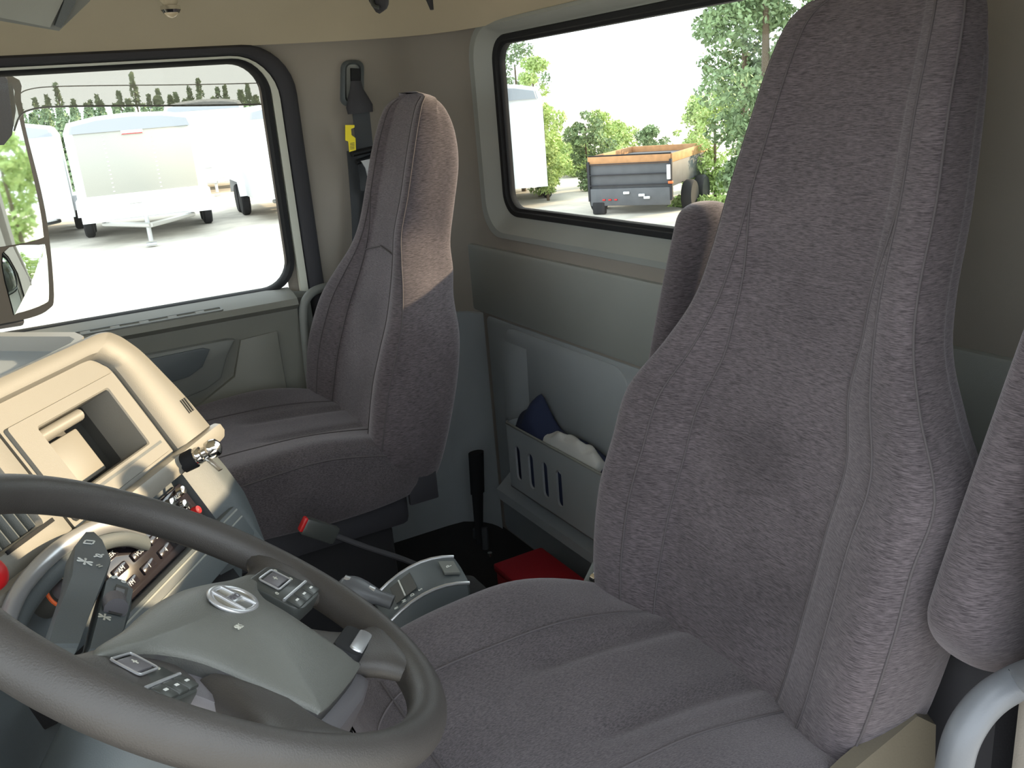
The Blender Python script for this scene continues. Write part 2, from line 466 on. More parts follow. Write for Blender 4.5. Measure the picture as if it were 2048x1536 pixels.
# contents
cg = thing('navy_cloth_bag', 'navy blue cloth bag stuffed in the slotted pocket, one corner peaking up', 'bag', (1.72, YB + .04, -.99))
def blob(mb, pts_rows): mb.loft(pts_rows, caps=True)
mb = MB(); rows = []
for i in range(13):
    t = i / 12; x = 1.958 - t * .52
    top = -.803 - .010 * math.sin(t * 9) - .008 * t
    if t < .42: top += .085 * max(0, 1 - abs(t - .17) / .20) ** 1.3
    w = .026 if .0 < t < 1 else .018
    y0 = YB + .040
    rows.append([(x, y0 - w, -.99), (x, y0 - w - .004, -.93), (x, y0 - w * .9, top - .012), (x, y0 - w * .2, top), (x, y0 + w * .7, top - .022), (x, y0 + w + .006, top - .06), (x, y0 + w + .004, -.93), (x, y0 + w, -.99)])
rows = catmull(rows, 3, False); rows = [catmull(r, 3, True) for r in rows]
mb.loft([[tuple(p) for p in r] for r in rows], caps=True)
mb.build('bag_body', M_navy, cg, smooth=80)
rg = thing('white_rag', 'crumpled white rag lying on the navy bag in the storage pocket', 'rag', (1.70, YB + .05, -.85))
mb = MB(); rows = []
for i in range(9):
    t = i / 8; x = 1.80 - t * .23; e = math.sin(math.pi * min(1, max(0.02, t))) ** .5
    bump_ = .008 * math.sin(i * 2.3)
    rows.append([(x, YB + .040, -.84), (x, YB + .036, -.815 + .024 * e + bump_), (x, YB + .054, -.812 + .026 * e - bump_), (x, YB + .068, -.822 + .016 * e), (x, YB + .0725, -.872 - .01 * (i % 2))])
rows = catmull(rows, 4, False); rows = [catmull(r, 4, True) for r in rows]
mb.loft([[tuple(p) for p in r] for r in rows], caps=True); mb.build('rag_body', M_cloth, rg, smooth=80)

# ---- passenger-side wall: B-pillar and curved rear corner
mb = MB()
def side(z0, z1):
    p = [(XP + .012, -.60), (XP + .005, -.69), (XP, -.71)]
    r = .13
    for i in range(9):
        a = math.radians(90 * i / 8); p.append((XP - r + r * math.cos(a), YB + r - r * math.sin(a)))
    return p
sp = side(0, 0)
zs = [ZF, -.60, -.45, 0, ZC + .012]
def inx(z, x):    # the pillar leans in a little towards the roof
    return x - max(0, z + .2) * .06
mb.loft([[(inx(z, x), y, z) for x, y in sp] for z in zs], closed_v=False)
mb.loft([[(inx(z, x) + .04, y - .02, z) for x, y in sp] for z in zs], closed_v=False)
wr_ = structure(mb.build('wall_right', M_wallf, smooth=60, fixn=False), 'passenger-side pillar and rear corner covered in ribbed grey fabric', 'wall')
mb = MB()
lowp = [(x - .008 if y > YB + .1 else x - .003, y + (.008 if x < XP - .02 else 0)) for x, y in sp[1:]]
mb.loft([[(x, y, z) for x, y in lowp] for z in (ZF, -.9, -.60, -.575)], closed_v=False)
mb.loft([[(x, y, -.575) for x, y in lowp], [(x + .02, y - .01, -.57) for x, y in lowp]], closed_v=False)
mb.build('corner_trim', M_slate, wr_, smooth=60, fixn=False)
# driver-side pillar/wall behind the driver seat
mb = MB(); mb.box((XD - .03, -.915, (ZF + ZC) / 2), (.06, .41, ZC - ZF + .1), .01)  # pillar extended forward, out of view, to keep sky light off the rear wall
mb.box((XD - .03, .2, ZF + .06), (.06, 2.05, .12), .01)
structure(mb.build('wall_left', M_wallf), 'driver-side pillar and door sill beside the driver seat', 'wall')
# front bulkhead under the windscreen, windscreen header and pillars
mb = MB(); mb.box((XC, .86, -.85), (XP - XD + .1, .04, .80)); 
for x in (XD - .0, XP + .0):
    mb.tube([(x, .86, -.46), (x, .62, ZC + .12)], .035, 10)
mb.box((XC, .66, .22), (XP - XD + .1, .10, .09), .02)
structure(mb.build('wall_front', M_dashd), 'front bulkhead and windscreen posts of the cab', 'wall')
w3 = sroot('window_3', 'windscreen of the truck cab', 'window', (XC, .75, -.1))
mb = MB(); mb.add([(XD, .86, -.46), (XP, .86, -.46), (XP, .62, .2), (XD, .62, .2)], [(0, 1, 2, 3)]); mb.build('pane', M_win, w3, smooth=0)

# ---- passenger door
dr = sroot('door_1', 'passenger door with grey trim panel and tall side window', 'door', (XP, -.2, -.8))
WY0, WY1 = -.605, .36; DZ0, DZ1 = -.425, .128
def dl(g, r, x, gz=None, n=8):
    gz = g if gz is None else gz
    pts = rrect((WY0 + WY1) / 2, (DZ0 + DZ1) / 2, WY1 - WY0 + 2 * g, DZ1 - DZ0 + 2 * gz, r, n)
    return [(inx(z, x), y, z) for y, z in pts]
mb = MB()   # painted frame with weatherstrip
def dlow(g, r, x, gz):   # outer outlines run straight down to below the sill
    pts = rrect((WY0 + WY1) / 2, (DZ0 + DZ1) / 2, WY1 - WY0 + 2 * g, DZ1 - DZ0 + 2 * gz, r, 8)
    return [(inx(z, x), y, z if z > -.15 else z - (.75 if g > .03 else .60)) for y, z in pts]
mb.loft([dlow(.020, .085, XP + .012, .008), dlow(.021, .086, XP - .004, .009), dlow(.040, .105, XP - .004, .016), dlow(.041, .106, XP + .02, .017)])
mb.build('door_frame', M_paint, dr)
mb = MB(); mb.loft([dl(.0, .070, XP + .03), dl(.0, .072, XP + .008), dl(.006, .075, XP - .004, .005), dl(.016, .08, XP - .008, .010), dl(.021, .085, XP + .012, .013)])
mb.build('window_gasket', M_black, dr)
mb = MB(); mb.loft([dlow(.042, .107, XP + .015, .018), dlow(.044, .108, XP - .010, .018), dlow(.052, .112, XP - .018, .022), dlow(.072, .118, XP - .018, .034), dlow(.082, .12, XP - .010, .040), dlow(.084, .12, XP + .02, .040)])
mb.build('weatherstrip', M_seal, dr, smooth=50)
mb = MB(); mb.loft([dl(.004, .072, XP + .022), dl(.004, .072, XP + .026)], caps=True); mb.build('pane', M_win, dr, smooth=0)
# trim panel: lofted cross-section along Y
prof = [(XP + .0, -.428), (XP - .045, -.436), (XP - .075, -.447), (XP - .082, -.462), (XP - .062, -.476), (XP - .058, -.50), (XP - .052, -.52), (XP - .045, -.60), (XP - .055, -.76), (XP - .06, -.9), (XP - .05, -1.2), (XP + .03, -1.2)]
mb = MB(); mb.loft([[(x, y, z) for x, z in prof] for y in (-.595, -.2, .2, .5)], caps=True)
mb.build('door_panel', M_door, dr, smooth=35)
# jamb strip between door panel and pillar
mb = MB(); mb.loft([[(XP - .02, -.595, -.435), (XP - .045, -.60, -.45), (XP - .04, -.60, -1.2), (XP, -.6, -1.2)], [(XP - .015, -.640, -.445), (XP - .03, -.640, -.46), (XP - .03, -.640, -1.2), (XP, -.64, -1.2)]], caps=True)
mb.build('door_edge', M_trim2, dr)
# vent slot along the sill
FS = frame((XP - .062, -.20, -.4435), Vector((0, -1, 0)), Vector((-1, 0, -.28)).normalized(), Vector((-.27, 0, .96)).normalized())
o_ = rrect(-.02, 0, .46, .022, .006, 3); i_ = rrect(-.02, 0, .448, .013, .003, 3)
mb = MB(FS); mb.loft([[(x, y, -.004) for x, y in o_], [(x, y, .004) for x, y in o_], [(x, y, .004) for x, y in i_], [(x, y, -.003) for x, y in i_]]); sl = mb.build('sill_vent', M_trim2, dr)
mb = MB(FS); mb.box((-.02, 0, -.001), (.45, .013, .003)); mb.build('vent_recess', M_dashb, sl)
for k in range(6):
    mb = MB(FS); mb.box((-.17 + k * .065, 0, .002), (.022, .0125, .003), .001); mb.build('vent_louvre', M_door, sl)
# pull-cup recess and scooped pocket
FD = frame((XP - .054, 0, 0), Vector((0, -1, 0)), Vector((0, 0, 1)), Vector((-1, 0, 0)))
cup = [(-.40, -.520), (.30, -.520), (.405, -.520), (.425, -.524), (.40, -.56), (.375, -.615), (.335, -.635), (.20, -.665), (-.40, -.70)]
mb = MB(FD); mb.prism(cup, -.02, .016, .006); cu_ = mb.build('pull_cup', M_trim2, dr)
inn = [(-.40, -.530), (.20, -.530), (.345, -.528), (.36, -.535), (.335, -.575), (.30, -.592), (.20, -.605), (-.40, -.62)]
mb = MB(FD); mb.prism(inn, .010, .020, .002); mb.build('cup_inset', M_dashd, cu_)
low = [(.30, -.68), (.41, -.62), (.44, -.53), (.535, -.525), (.54, -1.15), (-.3, -1.15), (-.3, -.74)]
mb = MB(FD); mb.prism(low, -.02, .006, .004); mb.build('lower_panel', M_door, dr)

# ---- grab handles
gh = thing('grab_handle', 'slim dark grey grab handle on the passenger pillar behind the passenger seat', 'grab handle', (XP - .05, -.64, -.6))
pth = [onx(*p, XP - x) for p, x in (((668, 572), .02), ((640, 577), .055), ((617, 592), .075), ((607, 622), .08), ((612, 690), .08), ((622, 770), .08), ((634, 800), .06), ((645, 815), .02))]
mb = MB(); mb.tube(curve(pth, 6), .0115, 12); mb.build('handle_bar', M_trim2, gh, smooth=80)
gh = thing('grab_handle', 'thick pale grey curved grab handle at the open driver door, lower right', 'grab handle', (XD + .02, -.62, -.7), None)
pth = [onx(2130, 1340, .34), onx(2050, 1358, .39), onx(1978, 1400, .40), onx(1930, 1462, .40), onx(1908, 1536, .40), onx(1898, 1640, .40), onx(1893, 1800, .38)]
mb = MB(); mb.tube(curve(pth, 8), .0155, 20); mb.build('handle_bar', M_grab, gh, smooth=80)

# ---- headliner fittings
ck = thing('dome_light', 'small chrome-rimmed dome light on the beige headliner over the passenger door', 'light', onx(342, 22, 2.12))
c0 = onx(342, 22, 2.12)
mb = MB(); mb.lathe([(.0, .05), (.016, .05), (.019, .02), (.014, .012), (.011, .004), (.0, .004)], 20, Matrix.Translation(c0)); mb.build('stem', M_head, ck)
mb = MB(); mb.lathe([(.013, .012), (.020, .010), (.021, .002), (.017, -.004), (.013, .002)], 24, Matrix.Translation(c0)); mb.build('chrome_rim', M_chrome, ck)
mb = MB(); mb.lathe([(.0, .004), (.015, .004), (.014, -.006), (.008, -.012), (.0, -.014)], 20, Matrix.Translation(c0)); mb.build('bulb_lens', mat('lens', (.6, .5, .35), .1), ck)
cl = thing('coat_hook', 'bulky black coat hook under the headliner above the passenger seat', 'hook', ony(757, 5, -.80))
c0 = ony(757, 10, -.80)
rows = []
for x, w, h in ((-.045, .004, .012), (-.03, .012, .022), (0, .016, .028), (.03, .015, .024), (.042, .010, .02), (.047, .004, .01)):
    rows.append([(c0.x - x * .9, c0.y + w * math.cos(a), c0.z + .010 + h * math.sin(a) + (.012 if x < -.02 else 0)) for a in [k * math.pi / 6 for k in range(12)]])
mb = MB(); mb.loft(rows, caps=True); mb.build('hook_body', M_seal, cl, smooth=80)
mb = MB(); mb.tube(curve([c0 + Vector((-.01, .016, .015)), c0 + Vector((-.02, .02, -.002)), c0 + Vector((-.03, .012, -.008))], 4), .0045, 8); mb.build('hook_prong', M_dkpl, cl)
cl = thing('coat_hook', 'thin black pointed hook beside the bulky one under the headliner', 'hook', ony(862, 0, -.9))
c0 = ony(862, 8, -.92)
mb = MB(); mb.tube([c0 + Vector((.018, 0, .05)), c0 + Vector((.006, 0, .01)), c0 + Vector((-.002, 0, -.012))], [.010, .0085, .0045], 10, flat=.5); mb.build('hook_body', M_seal, cl)
# overhead console top left
oc = thing('overhead_console', 'pale grey overhead console at the top left above the passenger window', 'overhead console', onx(60, 20, 1.8))
a_ = [onx(*p, 1.80) for p in ((-260, 0), (-260, -90), (215, -90), (180, 2), (118, 62), (-10, 40))]
d_ = Vector((.10, 0, .03))
mb = MB(); mb.loft([a_, [p + d_ for p in a_]], caps=True); mb.build('console_body', M_trim2, oc)
b_ = [onx(*p, 1.79) for p in ((-260, 5), (-260, -100), (138, -100), (128, -2), (100, 55), (-10, 33))]
mb = MB(); mb.loft([b_, [p + d_ * .2 for p in b_]], caps=True); mb.build('console_door', M_trim, oc)
b_ = [onx(*p, 1.785) for p in ((135, -40), (160, -40), (150, 8), (122, 56), (110, 52), (128, 4))]
mb = MB(); mb.loft([b_, [p + d_ * .12 for p in b_]], caps=True); mb.build('console_gap', M_dashd, oc)

# ================================================================== SEATS
def make_seat(cx, y0, label, zlift, arms, hs=1.0, dip=1.0, thk=1.0, arch_on=True, headw=1.0):
    root = thing('truck_seat', label, 'seat', (cx, y0 - .05, -.65))
    zb = -.65 + zlift
    # --- backrest control grid: rows (z, half width, bolster, thickness)
    # ring columns: fraction of half width, forward offset factor
    rows_def = [  # z rel, hw, fc(center fwd), bo(bolster extra), th(back)
        (-.132, .150, -.035, .00, .10),
        (-.130, .215, -.020, .010, .125),
        (-.105, .248, -.016, .022, .137),
        (-.03, .266, -.014, .040, .138),
        (.08, .272, -.012, .052, .135),
        (.16, .270, -.014, .052, .13),
        (.23, .258, -.016, .046, .122),
        (.30, .212, -.016, .034, .115),
        (.36, .170, -.015, .024, .105),
        (.42, .152, -.013, .020, .10),
        (.50, .150, -.012, .018, .095),
        (.59, .146, -.010, .018, .09),
        (.655, .137, -.010, .016, .076),
        (.70, .125, -.012, .012, .056),
        (.724, .103, -.018, .004, .036),
        (.735, .055, -.020, .0, .012),
    ]
    C = []
    for z, hw, fc, bo, th in rows_def:
        if z > .35: hw *= 1 + (headw - 1) * min(1, (z - .33) / .09); th *= 1 + (1 - headw) * 1.3
        if not arch_on:      # driver seat: softer waist, narrower foot
            if .30 < z < .56: hw += .014 * math.sin(math.pi * (z - .30) / .26)
            if z < .2: hw -= .012
            if z < .0: hw -= .04 * min(1, -z / .13)
        z *= hs; th *= thk
        fr = .45 if hw > .2 else .52
        half = [(.0, fc), (.28, fc + bo * .02), (fr, fc + bo * .12), (fr + .07, fc + bo * .34), (.74, fc + bo * .85), (.88, fc + bo * .98), (.965, fc + bo * .62), (1.0, fc + bo * .0 - .022), (.985, -th * .62), (.95, -th * .92), (.84, -th - .004), (.45, -th - .008)]
        ring = [(x * hw, t) for x, t in half] + [(0, -th - .008)] + [(-x * hw, t) for x, t in half[:0:-1]]
        C.append([(cx + x, y0 - .33 * (z) + t, zb + z + t * .30) for x, t in ring])
    C = np.array(C); nc = C.shape[1]
    G = catmull(C, 5, False)
    G = np.array([catmull(r, 4, True) for r in G])
    mb = MB(); mb.loft([[tuple(p) for p in r] for r in G], caps=True)
    back = mb.build('backrest', M_fabB, root, smooth=80)
    # object coordinates start at the seat origin: seams follow grid columns
    def colpath(j, i0, i1, off=.0008, k=4):
        J = int(j * k) % G.shape[1]
        pts = []
        for i in range(i0 * 5, min(i1 * 5, G.shape[0] - 1) + 1):
            p = G[i, J]; pts.append(Vector(p) + Vector((0, off, 0)))
        return pts
    n_ = nc
    for j in (2.5, n_ - 2.5):
        pts = colpath(j, 1, 8)
        # shoulder diagonal out to the ridge
        j2 = 3.75 if j < 5 else n_ - 3.75
        for q in range(1, 6): pts.append(Vector(G[40 + q * 2, int(round((j + (j2 - j) * q / 5) * 4)) % G.shape[1]]) + Vector((0, .0008, 0)))
        long_ = colpath(j2, 1, 14)
        mb = MB(); mb.tube(long_, .0014, 6); mb.build('seam', M_pipe, root, smooth=80)
        mb = MB(); mb.tube(pts, .0015, 6); mb.build('seam', M_pipe, root, smooth=80)
    arch = [Vector(G[8 * 5, j % G.shape[1]]) + Vector((0, .0008, .0)) + Vector((0, 0, .02 * (1 - abs(j) / 10))) for j in range(-10, 11)]
    if arch_on:
        mb = MB(); mb.tube(arch, .0016, 6); mb.build('seam', M_pipe, root, smooth=80)
    for j in (6, n_ - 6):
        pts = colpath(j, 1, 14, .001)
        mb = MB(); mb.tube(pts, .0016, 6); mb.build('piping', M_pipe, root, smooth=80)
    # hard back shell
    # --- cushion: rows along y
    yb = y0 - .085
    rows_c = [ # y rel, hw, ztop(bolster), zc(center), zbot
        (.0, .19, -.045, -.045, -.12), (.012, .235, -.02, -.028, -.145), (.05, .255, .002, -.020, -.155), (.14, .262, .018, -.016, -.160), (.24, .266, .022, -.012, -.160),
        (.34, .266, .016, -.006, -.155), (.42, .262, .008, -.002, -.150), (.47, .250, -.004, -.008, -.14), (.50, .232, -.026, -.028, -.125), (.512, .205, -.055, -.055, -.10)]
    C = []
    for y, hw, zt, zc, zb_ in rows_c:
        zt -= dip * .088 * max(0, 1 - y / .28) ** 1.3; hw -= dip * .02 * max(0, 1 - y / .12); zc -= dip * .028 * max(0, 1 - y / .2)
        half = [(.0, zc), (.22, zc + (zt - zc) * .05), (.40, zc + (zt - zc) * .2), (.52, zc + (zt - zc) * .5), (.70, zc + (zt - zc) * .85), (.86, zt), (.95, zt - .012), (.99, zt - .032), (1.0, zt * .4 + zb_ * .6), (.975, zb_ + .018), (.90, zb_), (.5, zb_)]
        ring = [(x * hw, t) for x, t in half] + [(0, zb_)] + [(-x * hw, t) for x, t in half[:0:-1]]
        C.append([(cx + x, yb + y, zb + t - .012) for x, t in ring])
    G2 = catmull(np.array(C), 5, False); G2 = np.array([catmull(r, 4, True) for r in G2])
    # long thigh groove pressed into the cushion
    for i in range(G2.shape[0]):
        for j in range(G2.shape[1]):
            x, y, z = G2[i, j]
            if z > zb - .09:
                ax = abs(x - cx); yy = y - yb
                if .05 < yy < .34:
                    d = ax - .075
                    e = min(1, (yy - .05) / .04) * min(1, (.34 - yy) / .05)
                    G2[i, j, 2] -= .009 * e * math.exp(-(d / .014) ** 2)
    mb = MB(); mb.loft([[tuple(p) for p in r] for r in G2], caps=True)
    cush = mb.build('seat_cushion', M_fabC, root, smooth=80)
    for j in (2.9, n_ - 2.9):
        J = int(j * 4) % G2.shape[1]
        pts = [Vector(G2[i, J]) + Vector((0, 0, .0006)) for i in range(8, 44)]
        mb = MB(); mb.tube(pts, .0016, 6); mb.build('seam', M_pipe, root, smooth=80)
    pts = [Vector(G2[36, j % G2.shape[1]]) + Vector((0, 0, .0006)) for j in range(-15, 16)]
    mb = MB(); mb.tube(pts, .0015, 6); mb.build('seam', M_pipe, root, smooth=80)
    for j in (7, n_ - 7):
        J = int(j * 4) % G2.shape[1]
        pts = [Vector(G2[i, J]) + Vector((0, 0, .001)) for i in range(6, 44)]
        mb = MB(); mb.tube(pts, .0020, 6); mb.build('piping', M_pipe, root, smooth=80)
    # base and slides
    mb = MB(); mb.box((cx, yb + .25, zb - .21), (.40, .42, .09), .02); mb.build('suspension_frame', M_seal, root)
    mb = MB(); mb.box((cx, yb + .25, (zb - .25 + ZF) / 2), (.34, .36, zb - .25 - ZF), .03); mb.build('pedestal', M_carpet, root)
    for sx in (-1, 1):
        mb = MB(); mb.box((cx + sx * .235, yb + .02, zb - .13), (.012, .07, .12), .004); mb.build('recliner_plate', M_seal, root)
    # folded-up armrests
    for ax, path, rad in arms:
        pts = curve(path, 14); n = len(pts)
        tdir = (pts[-1] - pts[0]).normalized(); sx = Vector((1, 0, 0)); fw = tdir.cross(sx).normalized()
        rings = []; acc = [0]
        for i in range(1, n): acc.append(acc[-1] + (pts[i] - pts[i - 1]).length)
        for i, p in enumerate(pts):
            t = acc[i] / acc[-1]
            r_ = rad * (1 - min(1, max(0, (abs(t - .5) - .38) / .12)) ** 2) ** .5
            r_ = max(r_, .006)
            d = r_ * 1.0; w = ax * (r_ / rad) ** .7
            ring = []
            for k in range(24):
                a = k * 2 * math.pi / 24; c, s_ = math.cos(a), math.sin(a)
                ring.append(p + fw * (d * math.copysign(abs(c) ** .75, c)) + sx * (w * math.copysign(abs(s_) ** .75, s_)))
            rings.append(ring)
        mb = MB(); mb.loft(rings, caps=True); ar = mb.build('armrest', M_fabB, root, smooth=80)
        mid = [r[6] if pts[0].x < cx else r[18] for r in rings]
        for q in (4, 20):
            mb = MB(); mb.tube([r[q] for r in rings[8:-8]], .0018, 6); mb.build('armrest_seam', M_pipe, ar, smooth=80)
    return root

CXD, CXP = .757, 1.945
arms_d = [
    (.033, [Vector((1.105, -.985, -.185)), Vector((1.105, -.965, -.22)), Vector((1.105, -.925, -.35)), Vector((1.105, -.89, -.48)), Vector((1.105, -.875, -.53))], .055),
    (.040, [Vector((.462, -.925, -.19)), Vector((.462, -.905, -.23)), Vector((.462, -.84, -.37)), Vector((.462, -.775, -.52)), Vector((.462, -.755, -.585))], .085),
]
driver = make_seat(CXD, -.665, 'large grey-purple fabric high-back driver seat nearest the camera, armrests folded up', 0.0, arms_d, 1.018, 1.0, .72, False)
make_seat(CXP, -.600, 'grey-purple fabric high-back passenger seat beside the passenger door', 0.0, [], .925, .45, headw=.87)
# latch bracket with bolt on the driver seat
mb = MB(); a, b = onx(1200, 1118, 1.03), onx(1166, 1206, 1.03)
mb.tube([a, a.lerp(b, .5), b], [.011, .015, .017], 8, flat=.25, up=(1, 0, 0)); br = mb.build('latch_bracket', M_trim, driver)
c0 = onx(1187, 1155, 1.018); mb = MB(); mb.lathe([(0, .008), (.006, .008), (.008, 0), (.0, 0)], 12, Matrix.Translation(c0) @ Matrix.Rotation(math.radians(-90), 4, 'Y')); mb.build('bolt', M_chrome, br)
for k in range(3):
    c1 = onx(1212 + k * 14, 1165 + k * 9, 1.01); mb = MB(); mb.tube([c1, c1 + Vector((-.01, .005, -.05))], .003, 6); mb.build('recliner_spring', M_steel, driver)
mb = MB(); mb.box((.70, -.93, (ZF - .62) / 2), (.46, .24, -.62 - ZF), .03); mb.build('dark_corner_box', M_seal, driver)  # black box added to darken the corner behind the driver seat
# driver seat side skirt (pale plastic) lower right
mb = MB()
sk = [onx(*p, .50) for p in ((1800, 1462), (1835, 1432), (1872, 1450), (1868, 1640), (1600, 1640), (1700, 1545))]
mb.loft([sk, [p + Vector((.02, -.01, 0)) for p in sk]], caps=True); mb.build('side_skirt', mat('skirt_plastic', srgb((98, 92, 80)), .5, bump=.2), driver)

# ---- small floor things
bk = thing('seat_belt_buckle', 'black seat belt buckle with red button on a stalk beside passenger seat', 'seat belt buckle', (1.55, -.5, -.9))
a, b, c = onx(612, 1052, 1.60), onx(668, 1070, 1.60), onx(880, 1150, 1.50)
d = (b - a).normalized()
FB = frame(a, d, Vector((-1, 0, 0)) - d * Vector((-1, 0, 0)).dot(d), d.cross(Vector((-1, 0, 0)))); FB = frame(a, d, d.cross(Vector((-1, 0, 0))).normalized(), Vector((-1, 0, 0)))
mb = MB(FB); mb.box((.03, 0, 0), (.075, .036, .022), .006); mb.build('buckle_housing', M_dkpl, bk)
mb = MB(FB); mb.box((-.0095, -.003, .004), (.008, .030, .016), .003); mb.build('release_button', M_red, bk)
mb = MB(); mb.tube(curve([b, b.lerp(c, .3), b.lerp(c, .65) + Vector((0, 0, .004)), c], 4), [.0075] * 13, 10, flat=.7); mb.build('stalk', M_seal, bk)

rc = thing('seat_belt_receptacle', 'black upright seat belt buckle end standing against the rear wall by the floor', 'seat belt buckle', (2.03, -1.0, ZF))
a, b, c, d = (ony(*p, -1.0) for p in ((952, 905), (955, 985), (958, 1060), (968, 1105)))
mb = MB(); mb.tube([a, b], [.024, .022], 12, flat=.6); mb.build('buckle_housing', M_black, rc)
mb = MB(); mb.tube([b, c, d], [.018, .013, .02], 10, flat=.5); mb.build('webbing', M_black, rc)
mb = MB(); mb.tube(curve([d + Vector((.04, 0, .06)), d + Vector((.05, 0, .0)), d + Vector((.01, .02, -.02)), d + Vector((-.03, .01, .02)), d + Vector((-.02, 0, .09))], 5), .010, 8); mb.build('webbing_loop', M_web, rc)
mb = MB(); e = ony(980, 1109, -.97); mb.lathe([(0, .006), (.007, .006), (.009, -.003), (0, -.003)], 12, Matrix.Translation(e)); mb.build('anchor_bolt', M_chrome, rc)

rb = thing('red_case', 'bright red plastic case on the floor below the storage pocket', 'case', (1.60, -.93, ZF))
mb = MB(); mb.box((1.60, -.925, (-1.098 + ZF) / 2), (.36, .135, -1.098 - ZF), .008); mb.build('case_body', M_redbox, rb)
mb = MB(); mb.box((1.60, -.925, -1.106), (.37, .142, .022), .006); mb.build('case_lid', M_redbox, rb)

# ---- gear selector console
gs = thing('gear_selector', 'grey automatic gear selector console with silver edging between the seats', 'gear selector', (1.31, -.5, ZF))
def gp(s, t, h=0):   # s 0 front..1 rear, t -1 (driver side)..1
    a0 = onz(775, 1205, -.815); a1 = onz(922, 1138, -.785)
    p = a0.lerp(a1, s); z = .018 * (1 - (2 * s - 1) ** 2)
    ax = (a1 - a0).normalized(); side_ = ax.cross(Vector((0, 0, 1))).normalized()
    return p + side_ * (-t * .050) + Vector((0, 0, z + h))
ss = [-.12, -.05, .1, .25, .4, .55, .7, .85, .97, 1.0]
rings = []
for s_ in ss:
    w = 1.0 if -.05 < s_ < .98 else .9
    rings.append([gp(s_, -w * 1.12, -.07), gp(s_, -w * 1.08, -.012), gp(s_, -w, -.002), gp(s_, -w * .9, 0), gp(s_, 0, .003), gp(s_, w * .9, 0), gp(s_, w, -.002), gp(s_, w * 1.08, -.012), gp(s_, w * 1.12, -.07)])
mb = MB(); mb.loft(rings, caps=True); mb.build('selector_housing', M_dashd, gs, smooth=40)
for w in (-1.02, 1.02):
    mb = MB(); mb.tube([gp(s_, w, -.001) for s_ in ss], .0032, 8); mb.build('edge_trim', M_silver, gs)
mb = MB(); q = [gp(.74, -.5, .0045), gp(.94, -.55, .0035), gp(.94, .35, .0035), gp(.74, .4, .0045)]; mb.loft([q, [p + Vector((0, 0, .004)) for p in q]], caps=True); bt = mb.build('mode_button', M_trim2, gs)
ax = (gp(1, 0) - gp(0, 0)).normalized()
Fm = frame(gp(.84, -.05, .0085), Vector((1, 0, 0)), Vector((0, 1, .0)), Vector((0, 0, 1)))
text_mb('P', .014, frame(gp(.84, -.08, .0090), ax.cross(Vector((0, 0, 1))).normalized() * -1, -ax, Vector((0, 0, 1))), .0004).build('button_letter', M_white, bt, smooth=0)
mb = MB(); q = [gp(.08, -.62, .0035), gp(.36, -.62, .0045), gp(.36, .5, .0045), gp(.08, .5, .0035)]; mb.loft([q, [p + Vector((0, 0, .0015)) for p in q]], caps=True); mb.build('gate_window', M_dashb, gs)
mb = MB(); mb.tube([gp(.20, -.6, .006), gp(.20, .45, .0065)], .0015, 6); mb.build('gate_line', M_white, gs)
for k, ch in enumerate('RNDS'):
    text_mb(ch, .010, frame(gp(.06 + k * .11, -.80, .0040), -ax.cross(Vector((0, 0, 1))).normalized(), -ax, Vector((0, 0, 1))), .0005).build('gate_letter', M_white, gs, smooth=0)
a, b = onz(785, 1205, -.79), onz(676, 1166, -.755)
mb = MB(); mb.tube(curve([a, a.lerp(b, .25), a.lerp(b, .6), a.lerp(b, .9), b], 5), [.014] * 6 + [.016, .018, .020, .022, .023, .024, .024, .023, .021, .019, .016, .013, .010, .006, .002], 14, flat=.8); lv = mb.build('lever', M_grab, gs, smooth=80)
u_ = Vector((0, 0, .017))
mb = MB(); mb.tube([a.lerp(b, .3) + u_ * .8, a.lerp(b, .6) + u_ * .95, a.lerp(b, .85) + u_], .006, 8, flat=.4); mb.build('lever_inlay', M_silver, lv)
mb = MB(); mb.box((1.31, -.50, (-.85 + ZF) / 2), (.12, .22, -.85 - ZF + .03), .02); mb.build('pedestal', M_carpet, gs)

# ---- passenger seat belt on the pillar
sb = thing('seat_belt', 'passenger shoulder seat belt hanging on the pillar with black guide and yellow tag', 'seat belt', (XP - .03, -.83, .0))
XB = XP - .018
def qd(mb, pts, x, th, dx=0):
    q = [onx(*p, inx(0, x)) for p in pts]; mb.loft([q, [p + Vector((th, 0, 0)) for p in q]], caps=True)
def capsule(cx_, cy_, w, h, r, n=5): return [(x, y) for x, y in rrect(cx_, cy_, w, h, r, n)]
o1 = [onx(x, y, XB - .012) for x, y in capsule(706, 166, 44, 92, 16)]; o2 = [onx(x, y, XB - .02) for x, y in capsule(706, 166, 32, 80, 12)]; o3 = [onx(x, y, XB - .008) for x, y in capsule(706, 166, 26, 74, 10)]; o0 = [p + Vector((.02, 0, 0)) for p in o1]
mb = MB(); mb.loft([o0, o1, o2, o3]); mb.build('slide_bezel', M_dashd, sb, smooth=50)
mb = MB(); mb.loft([o3, [p + Vector((.004, 0, 0)) for p in o3]], caps=True); mb.build('slide_track', M_trim, sb)
mb = MB(); qd(mb, [(703, 136), (720, 137), (722, 170), (704, 172)], XB - .016, .01); mb.build('slide_latch', M_black, sb)
